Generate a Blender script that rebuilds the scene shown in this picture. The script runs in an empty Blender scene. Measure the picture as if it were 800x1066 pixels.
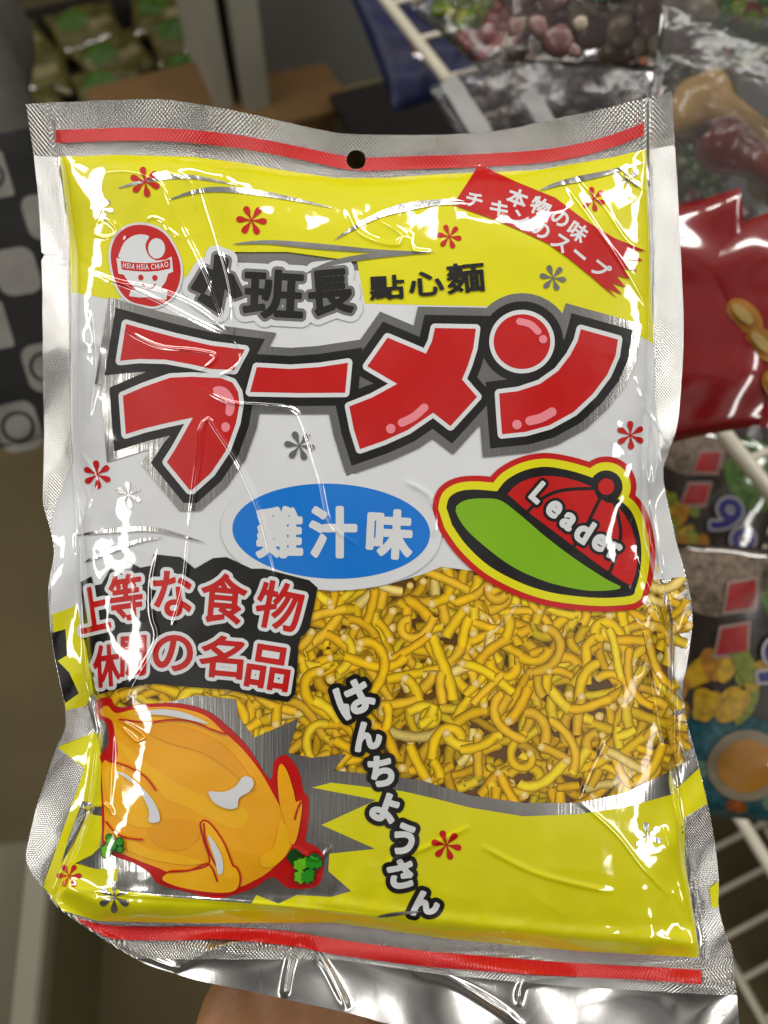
import bpy, bmesh, math, random
import numpy as np
from mathutils import Matrix, Vector

random.seed(7)
RNG = np.random.default_rng(11)
SC = bpy.context.scene
COL = SC.collection
PI = math.pi

# ------------------------------------------------------------------ camera
CAM_H = 1.35
PITCH = math.radians(60)
F = Vector((0, math.cos(PITCH), -math.sin(PITCH)))
U = Vector((0, math.sin(PITCH), math.cos(PITCH)))
R = Vector((1, 0, 0))
C0 = Vector((0, 0, CAM_H))
ROT = Matrix((R, U, -F)).transposed()          # camera / bag orientation
K = 24.0 / 26.0 / 800.0                        # slope per photo pixel
D0 = 0.331                                     # distance of the bag's seal plane

cam_d = bpy.data.cameras.new('camera')
cam_d.lens = 26; cam_d.sensor_width = 24; cam_d.sensor_fit = 'HORIZONTAL'
cam_d.clip_start = 0.01; cam_d.clip_end = 60
cam_d.dof.use_dof = True; cam_d.dof.focus_distance = D0 - 0.012; cam_d.dof.aperture_fstop = 7.0
cam = bpy.data.objects.new('camera', cam_d); COL.objects.link(cam)
cam.matrix_world = Matrix.Translation(C0) @ ROT.to_4x4()
SC.camera = cam


def ray(px, py):
    return F + R * ((px - 400) * K) + U * ((533 - py) * K)


def P(px, py, depth):
    return C0 + ray(px, py) * depth


def at_z(px, py, z):
    d = ray(px, py)
    return C0 + d * ((z - CAM_H) / d.z)


# ------------------------------------------------------------------ objects
def tag(o, label=None, cat=None, group=None, kind=None):
    if label: o['label'] = label
    if cat: o['category'] = cat
    if group: o['group'] = group
    if kind: o['kind'] = kind
    return o


def empty(name, mw, label=None, cat=None, group=None):
    o = bpy.data.objects.new(name, None); COL.objects.link(o)
    o.empty_display_size = 0.03
    o.matrix_world = mw
    return tag(o, label, cat, group)


def link_mesh(name, me, mat, parent=None, smooth=True):
    o = bpy.data.objects.new(name, me); COL.objects.link(o)
    if mat is not None and not me.materials: me.materials.append(mat)
    if smooth and len(me.polygons):
        me.polygons.foreach_set('use_smooth', np.ones(len(me.polygons), dtype=bool))
    if parent is not None: o.parent = parent
    return o


def np_mesh(name, verts, loops, starts, counts):
    me = bpy.data.meshes.new(name)
    me.vertices.add(len(verts)); me.vertices.foreach_set('co', np.asarray(verts, dtype=np.float32).ravel())
    me.loops.add(len(loops)); me.loops.foreach_set('vertex_index', np.asarray(loops, dtype=np.int32))
    me.polygons.add(len(starts)); me.polygons.foreach_set('loop_start', np.asarray(starts, dtype=np.int32))
    me.update(calc_edges=True); me.validate()
    return me


def quads_mesh(name, verts, quads):
    q = np.asarray(quads, dtype=np.int32)
    return np_mesh(name, verts, q.ravel(), np.arange(len(q)) * 4, None)


def py_mesh(name, verts, faces, mat, parent=None, smooth=True):
    me = bpy.data.meshes.new(name); me.from_pydata([tuple(v) for v in verts], [], faces); me.update()
    return link_mesh(name, me, mat, parent, smooth)


# ------------------------------------------------------------------ materials
DIM = [1.0]                                     # the shop behind is lit less than the bag: weaker light scaled into its colours


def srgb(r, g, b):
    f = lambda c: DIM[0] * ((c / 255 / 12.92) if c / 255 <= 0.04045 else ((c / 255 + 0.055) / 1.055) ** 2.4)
    return (f(r), f(g), f(b), 1.0)


def nodes_of(m):
    m.use_nodes = True
    nt = m.node_tree
    return nt, nt.nodes['Principled BSDF']


def emboss_height(nt, pitch, mode='dots'):
    tc = nt.nodes.new('ShaderNodeTexCoord')
    sep = nt.nodes.new('ShaderNodeSeparateXYZ'); nt.links.new(tc.outputs['Object'], sep.inputs[0])
    outs = []
    for ax, ph, kx, ky in (('a', 0, 1.0, 0.0), ('b', 0.6, 0.0, 0.8)):
        mx = nt.nodes.new('ShaderNodeMath'); mx.operation = 'MULTIPLY'; mx.inputs[1].default_value = kx * 2 * PI / pitch
        my = nt.nodes.new('ShaderNodeMath'); my.operation = 'MULTIPLY'; my.inputs[1].default_value = ky * 2 * PI / pitch
        nt.links.new(sep.outputs['X'], mx.inputs[0]); nt.links.new(sep.outputs['Y'], my.inputs[0])
        ad = nt.nodes.new('ShaderNodeMath'); ad.operation = 'ADD'
        nt.links.new(mx.outputs[0], ad.inputs[0]); nt.links.new(my.outputs[0], ad.inputs[1])
        sn = nt.nodes.new('ShaderNodeMath'); sn.operation = 'SINE'; nt.links.new(ad.outputs[0], sn.inputs[0])
        outs.append(sn)
    ml = nt.nodes.new('ShaderNodeMath'); ml.operation = 'MULTIPLY'
    nt.links.new(outs[0].outputs[0], ml.inputs[0]); nt.links.new(outs[1].outputs[0], ml.inputs[1])
    return ml.outputs[0]


def noise_height(nt, scale, detail=3, vec_scale=None):
    tc = nt.nodes.new('ShaderNodeTexCoord')
    n = nt.nodes.new('ShaderNodeTexNoise'); n.inputs['Scale'].default_value = scale; n.inputs['Detail'].default_value = detail
    src = tc.outputs['Object']
    if vec_scale:
        mp = nt.nodes.new('ShaderNodeMapping'); mp.inputs['Scale'].default_value = vec_scale
        nt.links.new(src, mp.inputs['Vector']); src = mp.outputs['Vector']
    nt.links.new(src, n.inputs['Vector'])
    return n.outputs['Fac']


def bump(nt, bsdf, height, dist, strength=1.0, coat=True):
    b = nt.nodes.new('ShaderNodeBump'); b.inputs['Distance'].default_value = dist; b.inputs['Strength'].default_value = strength
    nt.links.new(height, b.inputs['Height']); nt.links.new(b.outputs[0], bsdf.inputs['Normal'])
    if coat: nt.links.new(b.outputs[0], bsdf.inputs['Coat Normal'])
    return b


def vary(nt, bsdf, col, amt, scale, dark=None):
    h = noise_height(nt, scale, 5)
    mx = nt.nodes.new('ShaderNodeMix'); mx.data_type = 'RGBA'
    mx.inputs['A'].default_value = tuple(c * (1 - amt) for c in col[:3]) + (1,) if dark is None else dark
    mx.inputs['B'].default_value = tuple(min(1, c * (1 + amt)) for c in col[:3]) + (1,)
    rp = nt.nodes.new('ShaderNodeMapRange'); rp.inputs['From Min'].default_value = 0.3; rp.inputs['From Max'].default_value = 0.7
    nt.links.new(h, rp.inputs['Value'])
    nt.links.new(rp.outputs[0], mx.inputs['Factor'])
    nt.links.new(mx.outputs['Result'], bsdf.inputs['Base Color'])


MATS = {}


def print_mat(name, rgb, rough=0.5, coat=1.0, coat_r=0.055, emb=None, metal=0.0, amt=0.035, scale=40):
    """ink printed on the back of a glossy film"""
    if name in MATS: return MATS[name]
    m = bpy.data.materials.new(name); nt, b = nodes_of(m)
    c = srgb(*rgb)
    vary(nt, b, c, amt, scale)
    b.inputs['Roughness'].default_value = rough; b.inputs['Metallic'].default_value = metal
    b.inputs['Specular IOR Level'].default_value = 0.25
    b.inputs['Coat Weight'].default_value = coat; b.inputs['Coat Roughness'].default_value = coat_r
    b.inputs['Coat IOR'].default_value = 2.0
    if emb: bump(nt, b, emboss_height(nt, emb), 0.00013, 0.8)
    MATS[name] = m
    return m


def silver_mat(name, base=0.8, rough=0.2, emb=None, scratch=0.0, eb=0.00025, metal=0.97):
    if name in MATS: return MATS[name]
    m = bpy.data.materials.new(name); nt, b = nodes_of(m)
    vary(nt, b, (base, base * 0.99, base * 0.965, 1), 0.05, 60)
    b.inputs['Metallic'].default_value = metal; b.inputs['Roughness'].default_value = rough
    if emb:
        bump(nt, b, emboss_height(nt, emb), eb, 1.0)
    elif scratch:
        bump(nt, b, noise_height(nt, 900, 2, (1, 0.03, 1)), scratch, 0.5)
    MATS[name] = m
    return m


def simple_mat(name, rgb, rough=0.5, amt=0.12, scale=30, coat=0.0, metal=0.0, bumpd=0.0, bscale=60, spec=0.5, sss=0.0):
    if name in MATS: return MATS[name]
    m = bpy.data.materials.new(name); nt, b = nodes_of(m)
    vary(nt, b, srgb(*rgb), amt, scale)
    b.inputs['Roughness'].default_value = rough; b.inputs['Metallic'].default_value = metal
    b.inputs['Coat Weight'].default_value = coat; b.inputs['Coat Roughness'].default_value = 0.08
    b.inputs['Specular IOR Level'].default_value = spec
    if sss:
        b.inputs['Subsurface Weight'].default_value = sss; b.inputs['Subsurface Radius'].default_value = (0.008, 0.003, 0.0015)
        b.inputs['Subsurface Scale'].default_value = 1.0
    if bumpd: bump(nt, b, noise_height(nt, bscale, 4), bumpd, 0.8)
    MATS[name] = m
    return m


def attr_mat(name, rough=0.5, coat=0.8, coat_r=0.07, attr='tint', spec=0.25):
    if name in MATS: return MATS[name]
    m = bpy.data.materials.new(name); nt, b = nodes_of(m)
    a = nt.nodes.new('ShaderNodeAttribute'); a.attribute_name = attr
    n = noise_height(nt, 260, 3)
    mp = nt.nodes.new('ShaderNodeMapRange'); mp.inputs['To Min'].default_value = 0.8; mp.inputs['To Max'].default_value = 1.15
    nt.links.new(n, mp.inputs['Value'])
    mu = nt.nodes.new('ShaderNodeMix'); mu.data_type = 'RGBA'; mu.blend_type = 'MULTIPLY'; mu.inputs['Factor'].default_value = 1
    nt.links.new(a.outputs['Color'], mu.inputs['A'])
    cb = nt.nodes.new('ShaderNodeCombineColor')
    for i in range(3): nt.links.new(mp.outputs[0], cb.inputs[i])
    nt.links.new(cb.outputs[0], mu.inputs['B'])
    nt.links.new(mu.outputs['Result'], b.inputs['Base Color'])
    b.inputs['Roughness'].default_value = rough; b.inputs['Coat Weight'].default_value = coat
    b.inputs['Coat Roughness'].default_value = coat_r; b.inputs['Specular IOR Level'].default_value = spec
    MATS[name] = m
    return m


def clear_mat(name, tint=(0.9, 0.9, 0.9), haze=0.08):
    """thin clear plastic film: see-through with a glossy skin"""
    if name in MATS: return MATS[name]
    m = bpy.data.materials.new(name); m.use_nodes = True; nt = m.node_tree
    nt.nodes.clear()
    out = nt.nodes.new('ShaderNodeOutputMaterial')
    tr = nt.nodes.new('ShaderNodeBsdfTransparent'); tr.inputs[0].default_value = tint + (1,)
    gl = nt.nodes.new('ShaderNodeBsdfGlossy'); gl.inputs['Roughness'].default_value = 0.12
    df = nt.nodes.new('ShaderNodeBsdfDiffuse'); df.inputs[0].default_value = (0.5, 0.5, 0.5, 1)
    h = noise_height(nt, 25, 4)
    b = nt.nodes.new('ShaderNodeBump'); b.inputs['Distance'].default_value = 0.005; b.inputs['Strength'].default_value = 0.55
    nt.links.new(h, b.inputs['Height']); nt.links.new(b.outputs[0], gl.inputs['Normal'])
    fr = nt.nodes.new('ShaderNodeFresnel'); fr.inputs[0].default_value = 1.42; nt.links.new(b.outputs[0], fr.inputs['Normal'])
    m1 = nt.nodes.new('ShaderNodeMixShader'); m1.inputs[0].default_value = haze
    nt.links.new(tr.outputs[0], m1.inputs[1]); nt.links.new(df.outputs[0], m1.inputs[2])
    m2 = nt.nodes.new('ShaderNodeMixShader'); nt.links.new(fr.outputs[0], m2.inputs[0])
    nt.links.new(m1.outputs[0], m2.inputs[1]); nt.links.new(gl.outputs[0], m2.inputs[2])
    nt.links.new(m2.outputs[0], out.inputs[0])
    MATS[name] = m
    return m


# ------------------------------------------------------------------ 2-D outlines
def dense(poly, closed=True, step=3.0):
    """Catmull-Rom smooth curve through points"""
    p = np.asarray(poly, float); n = len(p); out = []
    rng = range(n) if closed else range(n - 1)
    for i in rng:
        if closed: a, b, c, d = p[i - 1], p[i], p[(i + 1) % n], p[(i + 2) % n]
        else: a, b, c, d = p[max(i - 1, 0)], p[i], p[i + 1], p[min(i + 2, n - 1)]
        k = max(1, int(np.hypot(*(c - b)) / step))
        for t in np.arange(k) / k:
            out.append(0.5 * ((2 * b) + (c - a) * t + (2 * a - 5 * b + 4 * c - d) * t * t + (3 * b - a - 3 * c + d) * t ** 3))
    if not closed: out.append(p[-1])
    return np.array(out)


def ellipse(cx, cy, rx, ry, rot=0, n=72):
    t = np.linspace(0, 2 * PI, n, endpoint=False); c, s = math.cos(math.radians(rot)), math.sin(math.radians(rot))
    x, y = rx * np.cos(t), ry * np.sin(t)
    return np.stack([cx + x * c - y * s, cy + x * s + y * c], 1)


def zoomed(pts, ox, oy, s):
    p = np.asarray(pts, float)
    return np.stack([ox + p[:, 0] / s, oy + p[:, 1] / s], 1)


def area2(p):
    x, y = p[:, 0], p[:, 1]
    return float(np.sum(x * np.roll(y, -1) - np.roll(x, -1) * y))


def miter(poly, w, limit=2.4):
    p = np.asarray(poly, float)
    if area2(p) < 0: p = p[::-1]
    keep = [i for i in range(len(p)) if np.hypot(*(p[i] - p[i - 1])) > 0.3]
    p = p[keep]; n = len(p); out = []
    for i in range(n):
        a = p[i] - p[i - 1]; b = p[(i + 1) % n] - p[i]
        na = np.array([a[1], -a[0]]) / np.hypot(*a); nb = np.array([b[1], -b[0]]) / np.hypot(*b)
        m = na + nb; l2 = m @ m
        if l2 < 1e-6: out.append(p[i] + na * w); continue
        off = m * (2 * w / l2)
        L = np.hypot(*off)
        if L > limit * w: off *= limit * w / L
        out.append(p[i] + off)
    return np.array(out)


class Field:
    """signed distance (photo pixels, positive inside) on an aligned grid"""
    def __init__(self, x0, y0, x1, y1, c):
        self.c = c
        self.i0 = math.floor(x0 / c); self.j0 = math.floor(y0 / c)
        self.nx = math.ceil(x1 / c) - self.i0 + 1; self.ny = math.ceil(y1 / c) - self.j0 + 1
        self.xs = (self.i0 + np.arange(self.nx)) * c; self.ys = (self.j0 + np.arange(self.ny)) * c
        self.f = None


def seg_dist(fd, contours, r, closed=True):
    d2 = np.full((fd.ny, fd.nx), float(r) * r)
    for p in contours:
        q = np.roll(p, -1, 0) if closed else p[1:]
        for (ax, ay), (bx, by) in zip(p, q):
            i0 = max(0, int((min(ax, bx) - r) / fd.c) - fd.i0 - 1); i1 = min(fd.nx, int((max(ax, bx) + r) / fd.c) - fd.i0 + 2)
            j0 = max(0, int((min(ay, by) - r) / fd.c) - fd.j0 - 1); j1 = min(fd.ny, int((max(ay, by) + r) / fd.c) - fd.j0 + 2)
            if i0 >= i1 or j0 >= j1: continue
            X = fd.xs[i0:i1][None, :] - ax; Y = fd.ys[j0:j1][:, None] - ay
            dx, dy = bx - ax, by - ay; L = dx * dx + dy * dy + 1e-12
            t = np.clip((X * dx + Y * dy) / L, 0, 1)
            np.minimum(d2[j0:j1, i0:i1], (X - t * dx) ** 2 + (Y - t * dy) ** 2, out=d2[j0:j1, i0:i1])
    return np.sqrt(d2)


def winding(fd, contours):
    w = np.zeros((fd.ny, fd.nx + 1), np.int32)
    for p in contours:
        q = np.roll(p, -1, 0)
        for (ax, ay), (bx, by) in zip(p, q):
            if ay == by: continue
            s = 1 if by > ay else -1
            lo, hi = (ay, by) if by > ay else (by, ay)
            j0 = max(0, math.ceil(lo / fd.c - 1e-9) - fd.j0); j1 = min(fd.ny, math.ceil(hi / fd.c - 1e-9) - fd.j0)
            if j0 >= j1: continue
            j = np.arange(j0, j1)
            x = ax + (fd.ys[j0:j1] - ay) * (bx - ax) / (by - ay)
            k = np.clip(np.ceil(x / fd.c).astype(int) - fd.i0, 0, fd.nx)
            np.add.at(w, (j, k), s)
    return np.cumsum(w, 1)[:, :-1]


def bounds(contours, pad):
    a = np.concatenate(contours)
    return a[:, 0].min() - pad, a[:, 1].min() - pad, a[:, 0].max() + pad, a[:, 1].max() + pad


def shape(contours, grow=0.0, c=1.0, evenodd=False, fd=None):
    contours = [np.asarray(p, float) for p in contours]
    r = abs(grow) + 3 * c
    if fd is None: fd = Field(*bounds(contours, r), c)
    w = winding(fd, contours)
    ins = (w % 2 != 0) if evenodd else (w != 0)
    d = seg_dist(fd, contours, r)
    fd.f = np.where(ins, d, -d) + grow
    return fd


def stroke(lines, width, c=1.0, taper=False):
    lines = [np.asarray(p, float) for p in lines]
    r = width + 3 * c
    fd = Field(*bounds(lines, r), c)
    fd.f = width / 2 - seg_dist(fd, lines, r, closed=False)
    return fd


def crescent(line, width, c=0.5):
    """thin swoosh, pointed at both ends"""
    p = dense(line, False, 3); n = len(p)
    t = np.gradient(p, axis=0); t /= np.hypot(t[:, 0], t[:, 1])[:, None]
    nrm = np.stack([-t[:, 1], t[:, 0]], 1)
    s = np.linspace(0, 1, n); w = (np.sin(PI * s ** 0.8) * width / 2)[:, None]
    return np.concatenate([p + nrm * w, (p - nrm * w)[::-1]])


def field_mesh(name, fd, mapper, z):
    f = fd.f.copy()
    f[np.abs(f) < 1e-4] = 1e-4
    f[0, :] = np.minimum(f[0, :], -1e-3); f[-1, :] = np.minimum(f[-1, :], -1e-3)
    f[:, 0] = np.minimum(f[:, 0], -1e-3); f[:, -1] = np.minimum(f[:, -1], -1e-3)
    ny, nx = f.shape; ins = f > 0
    ng = nx * ny; nh = (nx - 1) * ny
    gid = np.arange(ng).reshape(ny, nx)
    hid = ng + np.arange(nh).reshape(ny, nx - 1)
    vid = ng + nh + np.arange(nx * (ny - 1)).reshape(ny - 1, nx)
    cs = [ins[:-1, :-1], ins[:-1, 1:], ins[1:, 1:], ins[1:, :-1]]
    cg = [gid[:-1, :-1], gid[:-1, 1:], gid[1:, 1:], gid[1:, :-1]]
    es = [hid[:-1, :], vid[:, 1:], hid[1:, :], vid[:, :-1]]
    code = cs[0] * 1 + cs[1] * 2 + cs[2] * 4 + cs[3] * 8
    loops, counts = [], []
    for k in range(1, 16):
        m = code == k
        if not m.any(): continue
        bits = [(k >> b) & 1 for b in range(4)]; seq = []
        for b in range(4):
            if bits[b]: seq.append(cg[b][m])
            if bits[b] != bits[(b + 1) % 4]: seq.append(es[b][m])
        a = np.stack(seq[::-1], 1)
        loops.append(a.ravel()); counts.append(np.full(len(a), a.shape[1]))
    loops = np.concatenate(loops); counts = np.concatenate(counts)
    used, inv = np.unique(loops, return_inverse=True)
    X = np.empty(len(used)); Y = np.empty(len(used))
    isg = used < ng; g = used[isg]; X[isg] = fd.xs[g % nx]; Y[isg] = fd.ys[g // nx]
    ish = (used >= ng) & (used < ng + nh); h = used[ish] - ng; j, i = h // (nx - 1), h % (nx - 1)
    t = f[j, i] / (f[j, i] - f[j, i + 1]); X[ish] = fd.xs[i] + t * fd.c; Y[ish] = fd.ys[j]
    isv = used >= ng + nh; v = used[isv] - ng - nh; j, i = v // nx, v % nx
    t = f[j, i] / (f[j, i] - f[j + 1, i]); X[isv] = fd.xs[i]; Y[isv] = fd.ys[j] + t * fd.c
    starts = np.concatenate([[0], np.cumsum(counts)[:-1]])
    return np_mesh(name, mapper(X, Y, z), inv, starts, counts)


# ------------------------------------------------------------------ lettering
_GL = {}


def glyph(ch):
    """closed outlines of one character, scaled to its ink box (0..1, y down), and its aspect"""
    if ch in _GL: return _GL[ch]
    cu = bpy.data.curves.new('letter', 'FONT'); cu.body = ch
    o = bpy.data.objects.new('letter', cu); COL.objects.link(o)
    dg = bpy.context.evaluated_depsgraph_get(); dg.update()
    c2 = o.evaluated_get(dg).to_curve(dg)
    cont = []
    for sp in c2.splines:
        if sp.type == 'BEZIER':
            bp = sp.bezier_points; n = len(bp); pts = []
            for i in range(n):
                a, b = bp[i], bp[(i + 1) % n]
                p0, p1, p2, p3 = (np.array(v[:2]) for v in (a.co, a.handle_right, b.handle_left, b.co))
                straight = abs(np.cross(p1 - p0, p3 - p0)) + abs(np.cross(p2 - p0, p3 - p0)) < 1e-5
                for t in ([0.0] if straight else [0, .2, .4, .6, .8]):
                    pts.append((1 - t) ** 3 * p0 + 3 * (1 - t) ** 2 * t * p1 + 3 * (1 - t) * t * t * p2 + t ** 3 * p3)
            cont.append(np.array(pts))
        else:
            cont.append(np.array([p.co[:2] for p in sp.points]))
    o.evaluated_get(dg).to_curve_clear()
    bpy.data.objects.remove(o); bpy.data.curves.remove(cu)
    a = np.concatenate(cont); lo, hi = a.min(0), a.max(0)
    res = [np.stack([(p[:, 0] - lo[0]) / (hi[0] - lo[0]), (hi[1] - p[:, 1]) / max(1e-6, hi[1] - lo[1])], 1) for p in cont]
    _GL[ch] = (res, (lo, hi))
    return _GL[ch]


def letter(ch, cx, cy, w, h, rot=0, skew=0):
    cs, sn = math.cos(math.radians(rot)), math.sin(math.radians(rot)); out = []
    for p in glyph(ch)[0]:
        x = (p[:, 0] - .5) * w; y = (p[:, 1] - .5) * h
        x = x - y * skew
        out.append(np.stack([cx + x * cs - y * sn, cy + x * sn + y * cs], 1))
    return out


def word_on_path(text, path, size, gap=0.08):
    """latin lettering spread along a polyline; size = em height in pixels"""
    path = np.asarray(path, float); seg = np.hypot(*np.diff(path, axis=0).T); cum = np.concatenate([[0], np.cumsum(seg)])
    ws = []
    for ch in text:
        if ch == ' ': ws.append(0.28); continue
        lo, hi = glyph(ch)[1]; ws.append(hi[0] - lo[0] + gap)
    k = cum[-1] / sum(ws); s = 0; out = []
    for ch, w in zip(text, ws):
        if ch != ' ':
            lo, hi = glyph(ch)[1]
            m = s + w * k / 2
            x = np.interp(m, cum, path[:, 0]); y = np.interp(m, cum, path[:, 1])
            i = min(len(seg) - 1, int(np.searchsorted(cum, m) - 1)); d = path[i + 1] - path[i]
            a = math.degrees(math.atan2(d[1], d[0]))
            ra = math.radians(a); cyo = -(lo[1] + hi[1]) / 2 * size
            out += letter(ch, x - math.sin(ra) * cyo, y + math.cos(ra) * cyo, (hi[0] - lo[0]) * k, (hi[1] - lo[1]) * size, a)
        s += w * k
    return out


# ------------------------------------------------------------------ the bag's relief
BAG_OUT = [(27, 108), (60, 106), (120, 104), (165, 103), (200, 107), (245, 115), (290, 125), (330, 134), (360, 139), (400, 140),
           (450, 140), (500, 138), (540, 132), (580, 123), (620, 115), (660, 105), (700, 95),
           (703, 150), (706, 200), (709, 260), (712, 330), (711, 380), (706, 440), (697, 470), (691, 490), (695, 520), (704, 560),
           (712, 590), (719, 620), (721, 650), (716, 690), (711, 715), (714, 745), (722, 775), (730, 805), (738, 840), (745, 880),
           (749, 920), (749, 945), (755, 970), (763, 990), (764, 1010), (768, 1040), (772, 1095),
           (700, 1094), (600, 1092), (500, 1082), (405, 1066), (380, 1059), (350, 1052), (300, 1041), (250, 1030), (210, 1022), (180, 1013), (150, 1003),
           (120, 986), (85, 963), (60, 945), (45, 925), (31, 906), (27, 890), (31, 870), (38, 840), (48, 810), (58, 780), (67, 760),
           (68, 740), (62, 710), (56, 680), (52, 650), (50, 620), (52, 600), (56, 575), (52, 550), (45, 525), (45, 500), (46, 450),
           (45, 400), (44, 300), (43, 270), (48, 266), (43, 262), (41, 220), (36, 170)]
HS = 0.5
HX = np.arange(-20, 821, HS); HY = np.arange(60, 1121, HS)


def up_noise(cells_x, cells_y, seed):
    rng = np.random.default_rng(seed)
    g = rng.normal(size=(cells_y + 3, cells_x + 3))

    def cub(n_out, n_cells):
        t = np.linspace(0, n_cells, n_out, endpoint=False); i = t.astype(int); f = t - i
        w = [((1 - f) ** 3) / 6, (3 * f ** 3 - 6 * f * f + 4) / 6, (-3 * f ** 3 + 3 * f * f + 3 * f + 1) / 6, f ** 3 / 6]
        return i, w
    iy, wy = cub(len(HY), cells_y); ix, wx = cub(len(HX), cells_x)
    a = sum(wy[k][:, None] * g[iy + k] for k in range(4))
    return sum(wx[k][None, :] * a[:, ix + k] for k in range(4))


def blur(a, s):
    r = int(3 * s) + 1; k = np.exp(-0.5 * (np.arange(-r, r + 1) / s) ** 2); k /= k.sum()
    b = sum(k[i] * np.roll(a, i - r, 0) for i in range(2 * r + 1))
    return sum(k[i] * np.roll(b, i - r, 1) for i in range(2 * r + 1))


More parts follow.
